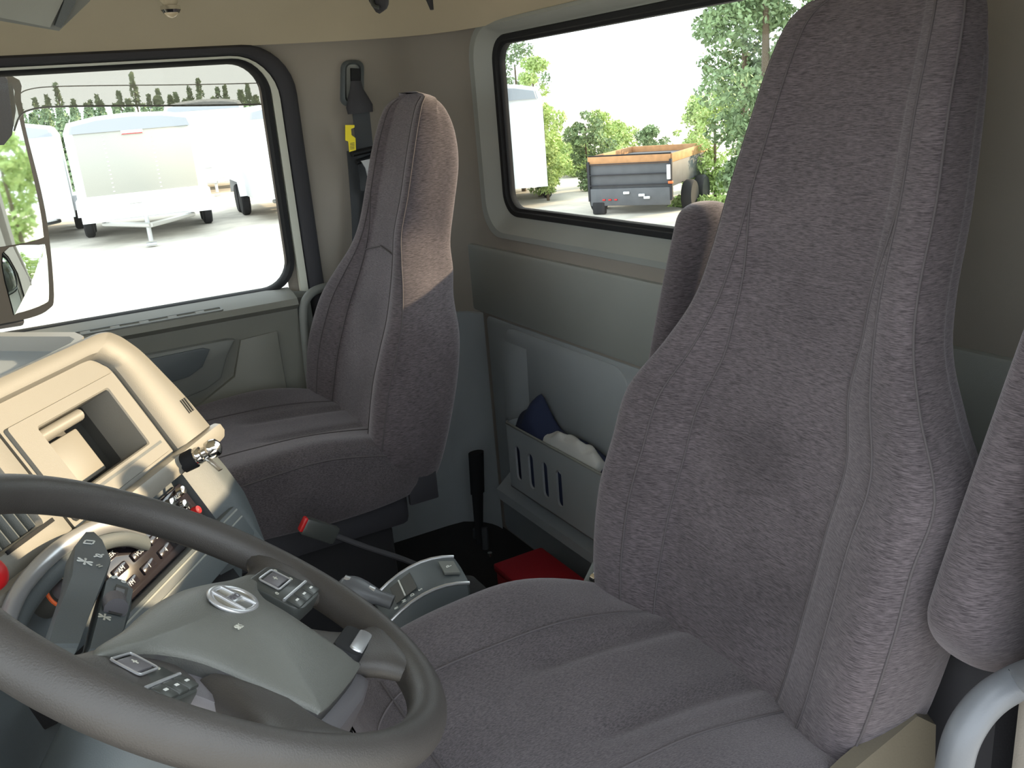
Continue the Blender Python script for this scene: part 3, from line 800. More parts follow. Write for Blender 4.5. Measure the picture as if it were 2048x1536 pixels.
# D-ring cover
path = [onx(*p, XB - .03) for p in ((712, 162), (713, 178), (716, 196), (719, 212), (721, 226))]
mb = MB(); mb.tube(path, [.014, .018, .028, .036, .034], 16, flat=.5, up=(1, 0, 0)); mb.build('guide_cover', M_seal, sb, smooth=60)
def ribbon(pts, w, x, name, matl, th=.0025):
    mb = MB(); rings = []
    P_ = curve([onx(*p, x_) for p, x_ in zip(pts, x)], 6)
    for i, p in enumerate(P_):
        h = Vector((0, w / 2, 0))
        rings.append([p - h, p + h, p + h + Vector((th, 0, 0)), p - h + Vector((th, 0, 0))])
    mb.loft(rings, caps=True); return mb.build(name, matl, sb, smooth=30)
ribbon([(722, 222), (727, 270), (731, 310), (735, 340), (738, 380)], .046, [XB - .03] * 5, 'upper_webbing', M_web)
ribbon([(716, 300), (722, 380), (726, 460), (724, 540), (722, 640)], .060, [XB - .012, XB - .012, XB - .016, XB - .02, XB - .02], 'lower_webbing', M_web)
ribbon([(741, 340), (738, 420), (733, 500), (728, 600)], .030, [XB - .026] * 4, 'lap_webbing', M_web)
mb = MB(); qd(mb, [(691, 250), (709, 250), (709, 255), (702, 258), (703, 270), (711, 276), (712, 300), (699, 304), (697, 283), (691, 281)], XB - .034, .003); mb.build('warning_tag', M_yellow, sb)
for k in range(5):
    mb = MB(); qd(mb, [(700.5, 286 + k * 3), (709, 285 + k * 3), (709, 286 + k * 3), (700.5, 287 + k * 3)], XB - .0352, .001); mb.build('tag_print', M_dkpl, sb, smooth=0)
mb = MB(); a, b = onx(704, 308, XB - .04), onx(746, 298, XB - .04); mb.tube([a, b], .013, 10, flat=.6); mb.tube([a + Vector((0, -.008, -.022)), b + Vector((0, 0, -.018))], .011, 10, flat=.6); mb.build('tongue_grip', M_black, sb)
mb = MB(); qd(mb, [(722, 322), (744, 317), (750, 343), (745, 352), (735, 352), (731, 336)], XB - .045, .003); tg = mb.build('belt_tongue', M_silver, sb)
mb = MB(); qd(mb, [(739, 341), (744, 340), (745, 346), (740, 347)], XB - .0465, .001); mb.build('tongue_slot', M_black, tg, smooth=0)

# ================================================================== STEERING WHEEL
WC = Vector((.7588, -.0709, -.4103)); TL = math.radians(35.62); TH = math.radians(37)
U = Vector((1, 0, 0)); V = Vector((0, math.cos(TL), math.sin(TL))); NN = U.cross(V)
WXa = U * math.cos(TH) - V * math.sin(TH); WYa = U * math.sin(TH) + V * math.cos(TH)
FW = frame(WC, WXa, WYa, NN)
sw = thing('steering_wheel', 'dark grey four-spoke truck steering wheel turned part way, oval silver emblem on its pad', 'steering wheel', WC)
mb = MB(FW); mb.tube([(.225 * math.cos(a), .225 * math.sin(a), 0) for a in [k * 2 * math.pi / 96 for k in range(96)]], .0180, 20, closed=True, up=(0, 0, 1), flat=1.08)
mb.build('rim', M_wheel, sw, smooth=80)
def spoke(name, ang, spec, matl):
    a0 = math.radians(ang); mb = MB(FW); rings = []
    for r, tang, hw, h, ht in spec:
        ca, sa = math.cos(a0), math.sin(a0); ring = []
        for k in range(16):
            t = k * 2 * math.pi / 16; c, s_ = math.cos(t), math.sin(t)
            w = tang + hw * math.copysign(abs(c) ** .7, c); hh = h + ht * math.copysign(abs(s_) ** .8, s_)
            ring.append((r * ca - w * sa, r * sa + w * ca, hh))
        rings.append(ring)
    rings = catmull(np.array(rings), 4, False)
    mb.loft([[tuple(p) for p in r] for r in rings], caps=True)
    return mb.build(name, matl, sw, smooth=80)
for sg in (0, 180):
    m_ = 1 if sg == 0 else -1
    spoke('spoke', sg, [(.10, -.018 * m_, .040, -.022, .013), (.15, -.018 * m_, .038, -.016, .014), (.19, -.018 * m_, .040, -.008, .014), (.215, -.016 * m_, .060, .0, .012), (.225, -.016 * m_, .072, .0, .006)], M_wheel)
for ag, m_ in ((-50, 1), (-130, -1)):
    spoke('spoke', ag, [(.10, .0, .040, -.020, .016), (.15, .0 * m_, .034, -.014, .015), (.185, .0, .036, -.006, .014), (.208, .0, .052, .0, .013), (.222, 0, .066, .0, .007)], M_wheel)
hub = [(-.085, -.160), (-.04, -.166), (.04, -.166), (.085, -.160), (.10, -.12), (.115, -.06), (.14, -.03), (.135, .0), (.08, .016), (0, .025), (-.08, .016), (-.135, .0), (-.14, -.03), (-.115, -.06), (-.10, -.12)]
mb = MB(FW); mb.prism(hub, -.050, -.014, .008); mb.build('hub', M_hub, sw, smooth=40)
half_ = [(.066, -.146), (.073, -.138), (.079, -.10), (.085, -.06), (.097, -.034), (.122, -.012), (.156, .000), (.165, .007), (.150, .012), (.11, .015), (.07, .022), (.03, .027)]
out = [(0, -.148)] + half_ + [(0, .028)] + [(-x, y) for x, y in half_[::-1]]
oo = [tuple(p) for p in catmull([(x, y, 0) for x, y in out], 3, True)]
cpt = Vector((0, -.035, 0))
def domez(x, y, k):
    g = .020 * math.exp(-(x / .095) ** 2 - ((y + .05) / .085) ** 2)
    return -.002 + .005 * min(1, k / .12) ** .5 + g * min(1, k / .35)
rings = [[(p[0] * .97, p[1] * .97 + cpt.y * .03, -.020) for p in oo], [(p[0], p[1], -.016) for p in oo], [(p[0], p[1], -.002) for p in oo]]
for k in (.03, .10, .25, .45, .65, .82, .94):
    rings.append([(p[0] * (1 - k) + cpt.x * k, p[1] * (1 - k) + cpt.y * k, domez(p[0] * (1 - k) + cpt.x * k, p[1] * (1 - k) + cpt.y * k, k)) for p in oo])
mb = MB(FW); mb.loft(rings, caps=True); cov = mb.build('airbag_cover', M_pad, sw, smooth=50)
mb = MB(FW); mb.loft([[(p[0], p[1], z) for p in oo] for z in (-.030, -.0035)] + [[(p[0] * .97, p[1] * .97, z) for p in oo] for z in (-.0035, -.030)]); mb.build('cover_side_band', M_hub, cov, smooth=40)
PADH = .0245
# emblem: oval ring with a slanted double bar and cross piece
FE = FW @ Matrix.Translation((.0, -.024, .0215)) @ Matrix.Rotation(math.radians(0), 4, 'Z')
em = None
mb = MB(FE)
ring = [(.030 * math.cos(a), .0195 * math.sin(a), 0) for a in [k * 2 * math.pi / 48 for k in range(48)]]
mb.tube(ring, .0032, 8, closed=True, up=(0, 0, 1), flat=.7)
em = mb.build('emblem', M_silver, sw, smooth=80)
mb = MB(FE); mb.lathe([(0, 0), (.029, 0), (.029, -.003), (0, -.003)], 32); 
for v in mb.v: pass
el = [(.0295 * math.cos(a), .019 * math.sin(a)) for a in [k * 2 * math.pi / 40 for k in range(40)]]
mb = MB(FE); mb.prism(el, -.003, .0004); mb.build('emblem_recess', mat('emblem_grey', (.30, .28, .22), .35, .7), em)
for sx in (-1, 1):
    mb = MB(FE); mb.prism([(sx * .0135 - .0026, -.0175), (sx * .0135 + .0026, -.0175), (sx * .0105 + .0026, .0175), (sx * .0105 - .0026, .0175)], 0, .0026, .0008) if sx > 0 else mb.prism([(-.0135 - .0026, -.0175), (-.0135 + .0026, -.0175), (-.0105 + .0026, .0175), (-.0105 - .0026, .0175)], 0, .0026, .0008)
    mb.build('emblem_bar', M_silver, em)
mb = MB(FE); mb.prism([(-.0125, -.0048), (.0125, -.0048), (.0125, .0048), (-.0125, .0048)], 0, .0022, .0006); mb.build('emblem_bar', M_silver, em)
text_mb('HINO', .0085, FE @ Matrix.Translation((0, 0, .0026)), .0003).build('emblem_lettering', M_hub, em, smooth=0)
text_mb('SRS', .008, FW @ Matrix.Translation((-.045, -.050, domez(-.045, -.05, 1) + .0003)), .0004).build('airbag_lettering', M_cream, sw, smooth=0)
# switch pods left and right
for sg in (1, -1):
    FP = FW @ Matrix.Translation((sg * .150, -.030, .004 if sg > 0 else -.006)) @ Matrix.Rotation(math.radians(sg * -8), 4, 'Y')
    o_ = [(x, y) for x, y in rrect(0, 0, .066, .066, .014, 4)]
    mb = MB(FP); mb.prism(o_, -.014, .0035, .003); pod = mb.build('switch_pod', M_dkpl, sw, smooth=40)
    mb = MB(FP); r1 = [(x, y, .006) for x, y in rrect(-.002, .012, .034, .024, .003, 3)]; mb.tube(r1, .0011, 6, closed=True, up=(0, 0, 1)); mb.build('switch_frame', M_silver, pod)
    mb = MB(FP); mb.box((-.002, .012, .005), (.028, .018, .004), .002); mb.build('switch_button', M_hub, pod)
    text_mb('+', .012, FP @ Matrix.Translation((-.002, .012, .0075)), .0003).build('switch_symbol', M_cream, pod, smooth=0)
    mb = MB(FP); mb.tube([(-.032, -.012, .0045), (.031, -.012, .0045)], .0017, 6); mb.build('switch_trim', M_silver, pod)
    for k in range(3):
        mb = MB(FP); mb.box((-.021 + k * .0205, -.022, .004), (.019, .016, .004), .002); mb.build('switch_button', M_dkpl, pod)
        mb = MB(FP); mb.box((-.021 + k * .0205, -.022, .0065), (.006, .0022, .0005)); mb.build('switch_symbol', M_white, pod, smooth=0)
    for (x, y) in ((.022, .022), (.022, .003), (-.024, .000)):
        text_mb('o', .009, FP @ Matrix.Translation((x, y, .0038)), .0003).build('switch_symbol', M_cream, pod, smooth=0)
# paddle button on the lower right spoke
FP = FW @ Matrix.Translation((.098, -.128, .0)) @ Matrix.Rotation(math.radians(4), 4, 'Z')
mb = MB(FP); mb.prism(rrect(0, .002, .078, .030, .010, 5), -.012, .008, .003); pb = mb.build('thumb_button', M_black, sw)
mb = MB(FP); mb.prism(rrect(.004, -.005, .066, .014, .006, 5), .005, .0098, .0015); mb.build('button_cap', M_silver, pb)

# ---- steering column with stalks
ext = thing('steering_column', 'grey steering column with two flat marked stalks behind the wheel', 'steering column', WC - NN * .1)
FC0 = frame(WC, U, V, NN)
mb = MB(FC0); mb.loft([[(x * s_ , y * s_ , z) for x, y in rrect(0, -.01, .15, .13, .05, 5)] for s_, z in ((.72, -.056), (.8, -.062), (1.0, -.09), (1.0, -.20), (1.05, -.42))], caps=True); mb.build('column_shroud', M_dashd, ext, smooth=50)
def onh(px, py, h): return onp(px, py, WC + NN * h, NN)
def paddle(name, pts, h, th, matl):
    q = [onh(*p, h) for p in pts]; mb = MB()
    c_ = sum(q, Vector()) / len(q)
    mb.loft([[p - NN * th for p in q], [p - NN * .003 for p in q], [p + (c_ - p).normalized() * .003 for p in q]], caps=True)
    return mb.build(name, matl, ext, smooth=30)
st = paddle('stalk', [(172, 1062), (188, 1062), (205, 1078), (224, 1118), (215, 1150), (186, 1215), (158, 1290), (96, 1290), (110, 1240), (140, 1150), (150, 1090)], -.055, .022, M_dashd)
Fst = frame(onh(175, 1090, -.0545), WXa, WYa, NN)
def mark(txt, px, py, h, size, ang, par, m_=M_white):
    F = frame(onh(px, py, h), U * math.cos(ang) + V * math.sin(ang), -U * math.sin(ang) + V * math.cos(ang), NN)
    text_mb(txt, size, F, .0004).build('stalk_symbol', m_, par, smooth=0)
mark('<>', 180, 1085, -.0543, .020, math.radians(-40), st)
mark('-o-', 196, 1110, -.0543, .016, math.radians(-40), st)
mark('*', 183, 1130, -.0543, .040, math.radians(-40), st)
mark('=', 200, 1132, -.0543, .014, math.radians(-40), st, M_cream)
st2 = paddle('stalk', [(222, 1150), (248, 1158), (268, 1178), (262, 1225), (248, 1262), (222, 1300), (178, 1300), (196, 1220), (212, 1160)], -.058, .022, M_dashd)
q = [onh(*p, -.0572) for p in ((232, 1170), (256, 1178), (243, 1232), (216, 1226))]; mb = MB(); mb.loft([q, [p + NN * .0012 for p in q]], caps=True); mb.build('switch_well', M_dashb, st2)
q = [onh(*p, -.055) for p in ((233, 1174), (250, 1179), (247, 1195), (229, 1191))]; mb = MB(); mb.loft([[p - NN * .004 for p in q], q], caps=True); mb.build('slide_switch', M_grab, st2)
c0 = onh(230, 1210, -.053); mb = MB(); mb.tube([c0 - U * .009, c0 + U * .009], .011, 14); mb.build('rotary_switch', M_hub, st2)
mark('oo', 228, 1153, -.0570, .010, math.radians(-40), st2); mark('*', 220, 1240, -.0570, .03, math.radians(-40), st2, M_cream)
mark('o', 246, 1162, -.0570, .012, math.radians(-40), st2)

# ================================================================== DASHBOARD
aD = math.radians(28)
W_ = Vector((.79, -.61, 0)).normalized(); n_h = Vector((-W_.y * -1, 0, 0))
n_h = Vector((W_.y, -W_.x, 0))            # horizontal normal towards the driver and rear
H_ = Vector((0, 0, -1)) * math.cos(aD) + n_h * math.sin(aD)
n_ = n_h * math.cos(aD) + Vector((0, 0, 1)) * math.sin(aD)
P0 = onx(222, 745, 1.38)
FDs = frame(P0, W_, H_, n_)      # u, v down, w out (left handed order is fine for meshes)
db = thing('dashboard', 'sunlit beige-grey wraparound dashboard centre stack with open cubby, vent and radio', 'dashboard', P0)
def D(u, v, w=0): return P0 + W_ * u + H_ * v + n_ * w
def dbox(name, u0, u1, v0, v1, w0, w1, matl, par=None, bev=.003, s=35):
    mb = MB(FDs); mb.box(((u0 + u1) / 2, (v0 + v1) / 2, (w0 + w1) / 2), (u1 - u0, v1 - v0, w1 - w0), bev); return mb.build(name, matl, par or db, smooth=s)
# brow and right-hand ear: strip between outer and inner path
outer = [(-.95, -.060), (-.4, -.060), (-.05, -.060), (.030, -.058), (.055, -.045), (.070, -.025), (.082, .0), (.095, .045), (.106, .09), (.113, .146)]
inner = [(-.95, -.030), (-.4, -.030), (-.10, -.030), (-.035, -.030), (-.015, -.026), (-.002, -.014), (.006, .0), (.008, .045), (.009, .09), (.010, .146)]
mb = MB(); R_ = []
for (a, b), (c, d) in zip(outer, inner):
    m = lambda t: (c + (a - c) * t, d + (b - d) * t)
    R_.append([D(*m(0), -.012), D(*m(.0), .006), D(*m(.12), .014), D(*m(.5), .018), D(*m(.85), .015), D(*m(.97), .006), D(*m(1), -.01), D(*m(1.02), -.08), D(a - .02 * (a > 0), b + .02, -.22)])
R_ = catmull(np.array([[tuple(p) for p in r] for r in R_]), 4, False)
mb.loft([[tuple(p) for p in r] for r in R_], closed_v=False); mb.build('brow', M_dash, db, smooth=45)
# fascia plate around the cubby with opening
def rect(u0, u1, v0, v1, w, r=.004): return [D(x, y, w) for x, y in rrect((u0 + u1) / 2, (v0 + v1) / 2, u1 - u0, v1 - v0, r, 3)]
mb = MB(); mb.loft([rect(-.238, .006, -.032, .146, -.010), rect(-.238, .006, -.032, .146, .0), rect(-.232, -.002, .0, .140, .0), rect(-.231, -.003, .001, .139, .005), rect(-.19, -.032, .016, .115, .005), rect(-.188, -.034, .018, .113, .003), rect(-.188, -.034, .018, .113, -.05)])
fa = mb.build('cubby_fascia', M_dash, db)
mb = MB(); mb.loft([rect(-.19, -.032, .016, .115, -.004), rect(-.188, -.034, .018, .113, -.068), rect(-.15, -.06, .03, .10, -.070)], caps=False)
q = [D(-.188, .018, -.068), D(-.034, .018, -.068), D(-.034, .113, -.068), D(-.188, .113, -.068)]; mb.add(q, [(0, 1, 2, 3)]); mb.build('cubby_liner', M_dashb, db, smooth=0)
dbox('cubby_shelf', -.185, -.075, .040, .110, -.064, -.044, M_dash2)
mb = MB(FDs); mb.tube([(-.186, .028, -.022), (-.082, .028, -.022)], .0085, 12); mb.build('cubby_bar', M_dash2, db, smooth=60)
for k in range(2):
    mb = MB(FDs); mb.lathe([(0, .002), (.003, .002), (.003, 0), (0, 0)], 10, Matrix.Translation((-.150 + k * .0, .066 + k * .028, -.044))); mb.build('cubby_rivet', M_chrome, db)
# vent panel further left
mb = MB(); mb.loft([rect(-.50, -.244, -.032, .146, -.01), rect(-.50, -.244, -.032, .146, .001), rect(-.490, -.258, -.012, .140, .004), rect(-.40, -.275, .010, .120, .004, .008), rect(-.396, -.279, .014, .116, -.002, .008), rect(-.396, -.279, .014, .116, -.03, .008)]); mb.build('vent_fascia', M_dash, db)
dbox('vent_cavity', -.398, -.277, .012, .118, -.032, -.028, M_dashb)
for k in range(8):
    mb = MB(FDs); mb.box((-.390 + k * .0148, .065, -.014), (.0035, .10, .026), .001, Matrix.Rotation(math.radians(25), 3, 'Y')); mb.build('vent_slat', M_dashd, db)
dbox('switch_bank', -.50, -.40, .02, .13, -.02, .004, M_dashd)
# body block behind everything
mb = MB(); mb.loft([[D(u, -.03, -.012), D(u, .15, -.012), D(u, .30, -.03), D(u, .46, -.16), D(u, .46, -.30), D(u, -.02, -.26)] for u in (-.95, -.5, -.24)], caps=True)
mb.loft([[D(u, -.03, -.075), D(u, .15, -.075), D(u, .17, -.012), D(u, .30, -.03), D(u, .46, -.16), D(u, .46, -.30), D(u, -.02, -.26)] for u in (-.24, .0)], caps=True)
mb.loft([[D(u, -.03 + e, -.012), D(u, .15, -.012), D(u, .30, -.03), D(u, .46, -.16), D(u, .46, -.26), D(u, -.02 + e, -.22)] for u, e in ((-.0, 0), (.05, .03), (.085, .06))], caps=True)
mb.build('dash_body', M_dashd, db)
# bright ledge strip
mb = MB(); sec = [(.146, -.01), (.146, .014), (.152, .022), (.166, .022), (.176, .014), (.178, -.01)]
st_ = []
for u, k in ((-.95, 1), (-.4, 1), (0, 1), (.08, 1), (.105, .95), (.120, .8), (.128, .45)):
    st_.append([D(u, .162 + (v - .162) * k, w * (1 if w > 0 else 1) * (k if w > 0 else 1)) for v, w in sec])
mb.loft([[tuple(p) for p in r] for r in catmull(np.array([[tuple(p) for p in r] for r in st_]), 3, False)], caps=True); mb.build('ledge_trim', M_dash2, db, smooth=40)
for k in range(3): dbox('sensor_slit', .070 + k * .006, .073 + k * .006, .088, .112, .0155, .0185, M_dashb, bev=0)
dbox('lid_slot', -.20, -.01, .1195, .1235, .0035, .0056, M_dashd, bev=0)
# radio and climate panel
rd = dbox('radio', -.245, -.022, .186, .262, -.012, -.002, M_radio)
for i in range(5):
    for j in range(3):
        mb = MB(FDs); mb.box((-.222 + i * .043, .199 + j * .022, -.001), (.030, .012, .004), .002); mb.build('radio_button', M_radio, rd)
for i in range(5):
    for j in range(3):
        t_ = ('SEEK', 'AM', 'FM', 'CD', 'VOL', '1', '2', '3', '4', '5', '+', '-', 'AUX', 'RPT', 'SCAN')[i * 3 + j]
        F = frame(D(-.222 + i * .043, .199 + j * .022, .0014), W_, -H_, n_)
        text_mb(t_, .0085, F, .0002).build('radio_legend', M_white, rd, smooth=0)
for k, (u, v) in enumerate(((-.04, .196), (-.055, .213), (-.04, .232), (-.075, .199))):
    mb = MB(FDs); mb.lathe([(0, .010), (.006, .009), (.0075, 0), (0, 0)], 14, Matrix.Translation((u, v, .0))); mb.build('chrome_button', M_chrome if k != 2 else M_red, rd)
# grey side block right of the radio
mb = MB(); mb.loft([[D(-.015, v, .004), D(.03, v, .016), D(.07 + e, v, .010), D(.095 + e, v, -.02), D(.10 + e, v, -.10), D(-.015, v, -.10)] for v, e in ((.178, 0), (.21, .004), (.26, .004), (.30, -.01), (.34, -.03))], caps=True)
mb.build('side_block', M_dashd, db, smooth=50)
# open dark bin and rail below the radio
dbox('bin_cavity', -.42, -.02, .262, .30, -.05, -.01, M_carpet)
ra = dbox('lower_rail', -.42, .02, .262, .318, -.012, .022, M_dashd, bev=.006)
for v in (.268, .281): dbox('rail_groove', -.42, .015, v, v + .003, .0205, .0232, M_trim, ra, bev=.001)
dbox('footwell_panel', -.42, .02, .318, .40, -.14, -.05, M_carpet)
# silver curved cluster trim
mb = MB(); pts = curve([D(*p) for p in ((-.46, .20, .03), (-.405, .165, .032), (-.355, .152, .034), (-.30, .150, .034), (-.245, .158, .03), (-.20, .175, .024), (-.16, .20, .01))], 6)
mb.tube(pts, .010, 12, flat=.7, up=tuple(n_)); mb.build('silver_trim', M_silver, db, smooth=70)
mb = MB(); pts2 = [p + H_ * .017 - n_ * .008 for p in pts]; mb.tube(pts2, .012, 10, flat=.6, up=tuple(n_)); mb.build('binnacle_edge', M_dashd, db, smooth=70)
dbox('card_slot', -.345, -.262, .118, .123, .0035, .0055, M_black, bev=0)
for i in range(2):
    for j in range(2):
        dbox('rocker_switch', -.392 + i * .030 - .03, -.366 + i * .030 - .03, .070 + j * .026, .092 + j * .026, .002, .010, M_trim2)
# orange-ringed rotary knob and red valve knob
c0 = (-.325, .190, .0)
mb = MB(FDs); mb.lathe([(0, .010), (.020, .010), (.022, .004), (.022, -.02), (0, -.02)], 24, Matrix.Translation(c0)); kn = mb.build('rotary_knob', M_dashb, db)
mb = MB(FDs); mb.tube([(c0[0] + .0195 * math.cos(a), c0[1] + .0195 * math.sin(a), .011) for a in [k * 2 * math.pi / 28 for k in range(28)]], .0022, 6, closed=True, up=(0, 0, 1)); mb.build('orange_ring', M_orange, kn)
mb = MB(FDs); mb.lathe([(0, .026), (.010, .026), (.012, .010), (0, .010)], 18, Matrix.Translation(c0)); mb.build('knob_grip', M_hub, kn)
rk = thing('valve_knob', 'round red parking brake valve knob at the left edge of the picture', 'knob', D(-.38, .150, .02))
c0 = onp(-14, 1146, D(0, 0, .055), n_)
fr_ = frame(c0, W_, H_, n_)
mb = MB(fr_); mb.lathe([(0, .006), (.012, .005), (.018, .0), (.019, -.006), (.014, -.012), (.007, -.016), (.006, -.05), (0, -.05)], 24); mb.build('knob_head', M_red, rk, smooth=60)
# chrome power outlet/key on right end of the ledge
ky = thing('ignition_key', 'chrome lock barrel with a key standing at the dashboard corner', 'key', D(.05, .18, .02))
c0 = onp(384, 918, D(0, 0, .030), n_); c1 = onp(410, 905, D(0, 0, .050), n_)
d_ = (c1 - c0).normalized(); x_ = d_.cross(Vector((0, 0, 1))).normalized(); fk = frame(c0, x_, d_.cross(x_), d_)
L_ = (c1 - c0).length
mb = MB(fk); mb.lathe([(0, -.015), (.0145, -.015), (.0150, .004), (.012, .007), (0, .007)], 24); mb.build('lock_collar', M_black, ky)
mb = MB(fk); mb.lathe([(.0, .006), (.0125, .006), (.0135, .010), (.012, .016), (.009, .018), (.009, .024), (.013, .026), (.0145, .034), (.012, .042), (.006, .046), (0, .047)], 24); mb.build('chrome_cap', M_chrome, ky)
a = c1 + Vector((0, 0, -.008)); b = onp(441, 940, D(0, 0, .06), n_)
mb = MB(); mb.tube([a, b], .0045, 8, flat=.35); mb.build('key_blade', M_steel, ky)
# top tray on the dash
mb = MB(); to = [(-.60, -.085, -.10), (-.60, -.066, .004), (-.02, -.064, .0), (.005, -.064, -.01), (-.01, -.064, -.035)]
tr0 = [onz(*p, -.287) for p in ((-400, 668), (150, 668), (168, 676), (160, 690), (-60, 800), (-400, 980))]
tr1 = [onz(*p, -.287) for p in ((-400, 676), (140, 677), (150, 682), (142, 690), (-60, 790), (-400, 965))]
def dz(L_, z): return [p + Vector((0, 0, z)) for p in L_]
mb = MB(); mb.loft([dz(tr0, -.03), dz(tr0, 0), dz(tr0, .003), dz(tr1, .003), dz(tr1, -.022)]); tt = mb.build('tray_rim', M_dash2, db, smooth=30)
mb = MB(); mb.add(dz(tr1, -.020), [tuple(range(6))]); mb.build('tray_floor', M_slate, tt, smooth=0)
# far (passenger side) wing of the dash towards the windscreen
mb = MB(); mb.loft([[(x, .20, -.50), (x, .16, -.42), (x, .19, -.36), (x, .30, -.34), (x, .84, -.40), (x, .84, -.9), (x, .45, -.9)] for x in (XD + .05, 1.2, XP - .05)], caps=True)
mb.build('dash_wing', M_dash, db, smooth=35)

# ================================================================== OUTSIDE THE CAB
GZ = -2.3
# mirror outside the passenger door
mr = thing('side_mirror', 'black-framed passenger side mirror outside the door window, convex glass below', 'mirror', onx(50, 640, 2.72))
mn = Vector((-.80, -.60, .03)).normalized()
def onm(px, py, d=0.0): return onp(px, py, Vector((2.72, -.03, -.1)) + mn * d, mn)
def mloop(pts, d): return [onm(p[0], p[1], d) for p in catmull([(x, y, 0) for x, y in pts], 4, True)]
hs_ = [(-190, 130), (20, 150), (42, 200), (52, 260), (82, 380), (98, 470), (108, 590), (98, 618), (60, 636), (-20, 652), (-210, 690)]
gi_ = [(-170, 150), (8, 165), (30, 205), (44, 262), (73, 384), (86, 462), (78, 478), (0, 494), (-190, 520)]
ci_ = [(6, 506), (78, 490), (92, 500), (98, 588), (88, 608), (36, 626), (26, 618)]
mb = MB(); mb.loft([mloop(hs_, -.07), mloop(hs_, -.005), mloop(hs_, .0)], caps=True); mb.build('mirror_housing', M_black, mr)
mb = MB(); mb.loft([mloop(gi_, .0), mloop(gi_, .003)], caps=True); mb.build('mirror_glass', M_mirror, mr, smooth=0)
ring = mloop(ci_, .002); c_ = sum(ring, Vector()) / len(ring)
mb = MB(); rr_ = [ring]
for k in (.15, .35, .6, .85): rr_.append([p.lerp(c_, k) + mn * (.006 * (1 - (1 - k) ** 2)) for p in ring])
mb.loft(rr_, caps=True); mb.build('convex_mirror_glass', M_mirror, mr, smooth=80)
mb = MB(); mb.tube([onm(-200, 640, -.03), onm(-60, 655, -.03), onm(40, 640, -.03)], .016, 10); mb.tube([onm(-300, 660, -.02), onm(-100, 670, .0)], .02, 10); mb.build('mirror_arm', M_seal, mr)
mb = MB(); a = [onx(*p, 2.62) for p in ((-40, 150), (8, 152), (26, 172), (32, 220), (24, 270), (8, 290), (-40, 292))]; mb.loft([a, [p + Vector((.04, 0, 0)) for p in a]], caps=True); mb.build('mirror_bracket', M_seal, mr)

# smoked rain deflector on the door top
rdv = thing('rain_deflector', 'smoked translucent rain deflector along the top of the passenger window', 'rain deflector', (XP + .05, -.2, .1))
XR = XP + .045
bot = [(28, 262), (40, 232), (60, 220), (100, 214), (200, 212), (400, 211), (560, 208), (640, 206)]
topp = [(10, 120), (40, 112), (60, 108), (100, 105), (200, 102), (400, 98), (560, 92), (640, 90)]
b_ = [onx(*p, XR + .03) for p in bot]; t_ = [onx(*p, XR) for p in topp]
mb = MB(); mb.loft([t_, [p.lerp(q, .5) + Vector((.008, 0, 0)) for p, q in zip(t_, b_)], b_], closed_v=False); mb.build('deflector_sheet', M_defl, rdv, smooth=60, fixn=False)
mb = MB(); mb.tube(curve(b_, 3), .0022, 6); mb.build('deflector_edge', mat('deflector_edge', (.10, .09, .08), .4), rdv, smooth=60)
mb = MB(); mb.tube(curve([p.lerp(q, .62) + Vector((.008, 0, 0)) for p, q in zip(t_, b_)], 3), .0012, 6); mb.build('deflector_fold', mat('deflector_fold', (.14, .12, .10), .4), rdv, smooth=60)

# ---- ground
mb = MB(); mb.add([(-90, -120, GZ), (140, -120, GZ), (140, 90, GZ), (-90, 90, GZ)], [(0, 1, 2, 3)])
structure(mb.build('trim_2', M_gravel, smooth=0), 'pale gravel yard outside the truck', 'ground').name = 'ground'

def wheel(mb_t, mb_w, c, r, axis, w=.2):
    F = frame(c, Vector((0, 0, 1)).cross(axis).normalized(), Vector((0, 0, 1)), axis)
    mb_t.M = F; mb_t.lathe([(r * .55, w / 2), (r * .9, w / 2), (r, w * .3), (r, -w * .3), (r * .9, -w / 2), (r * .55, -w / 2)], 24)
    mb_w.M = F; mb_w.lathe([(.0, w * .35), (r * .2, w * .38), (r * .3, w * .25), (r * .5, w * .3), (r * .58, w * .5), (r * .6, -w * .4), (0, -w * .4)], 20)

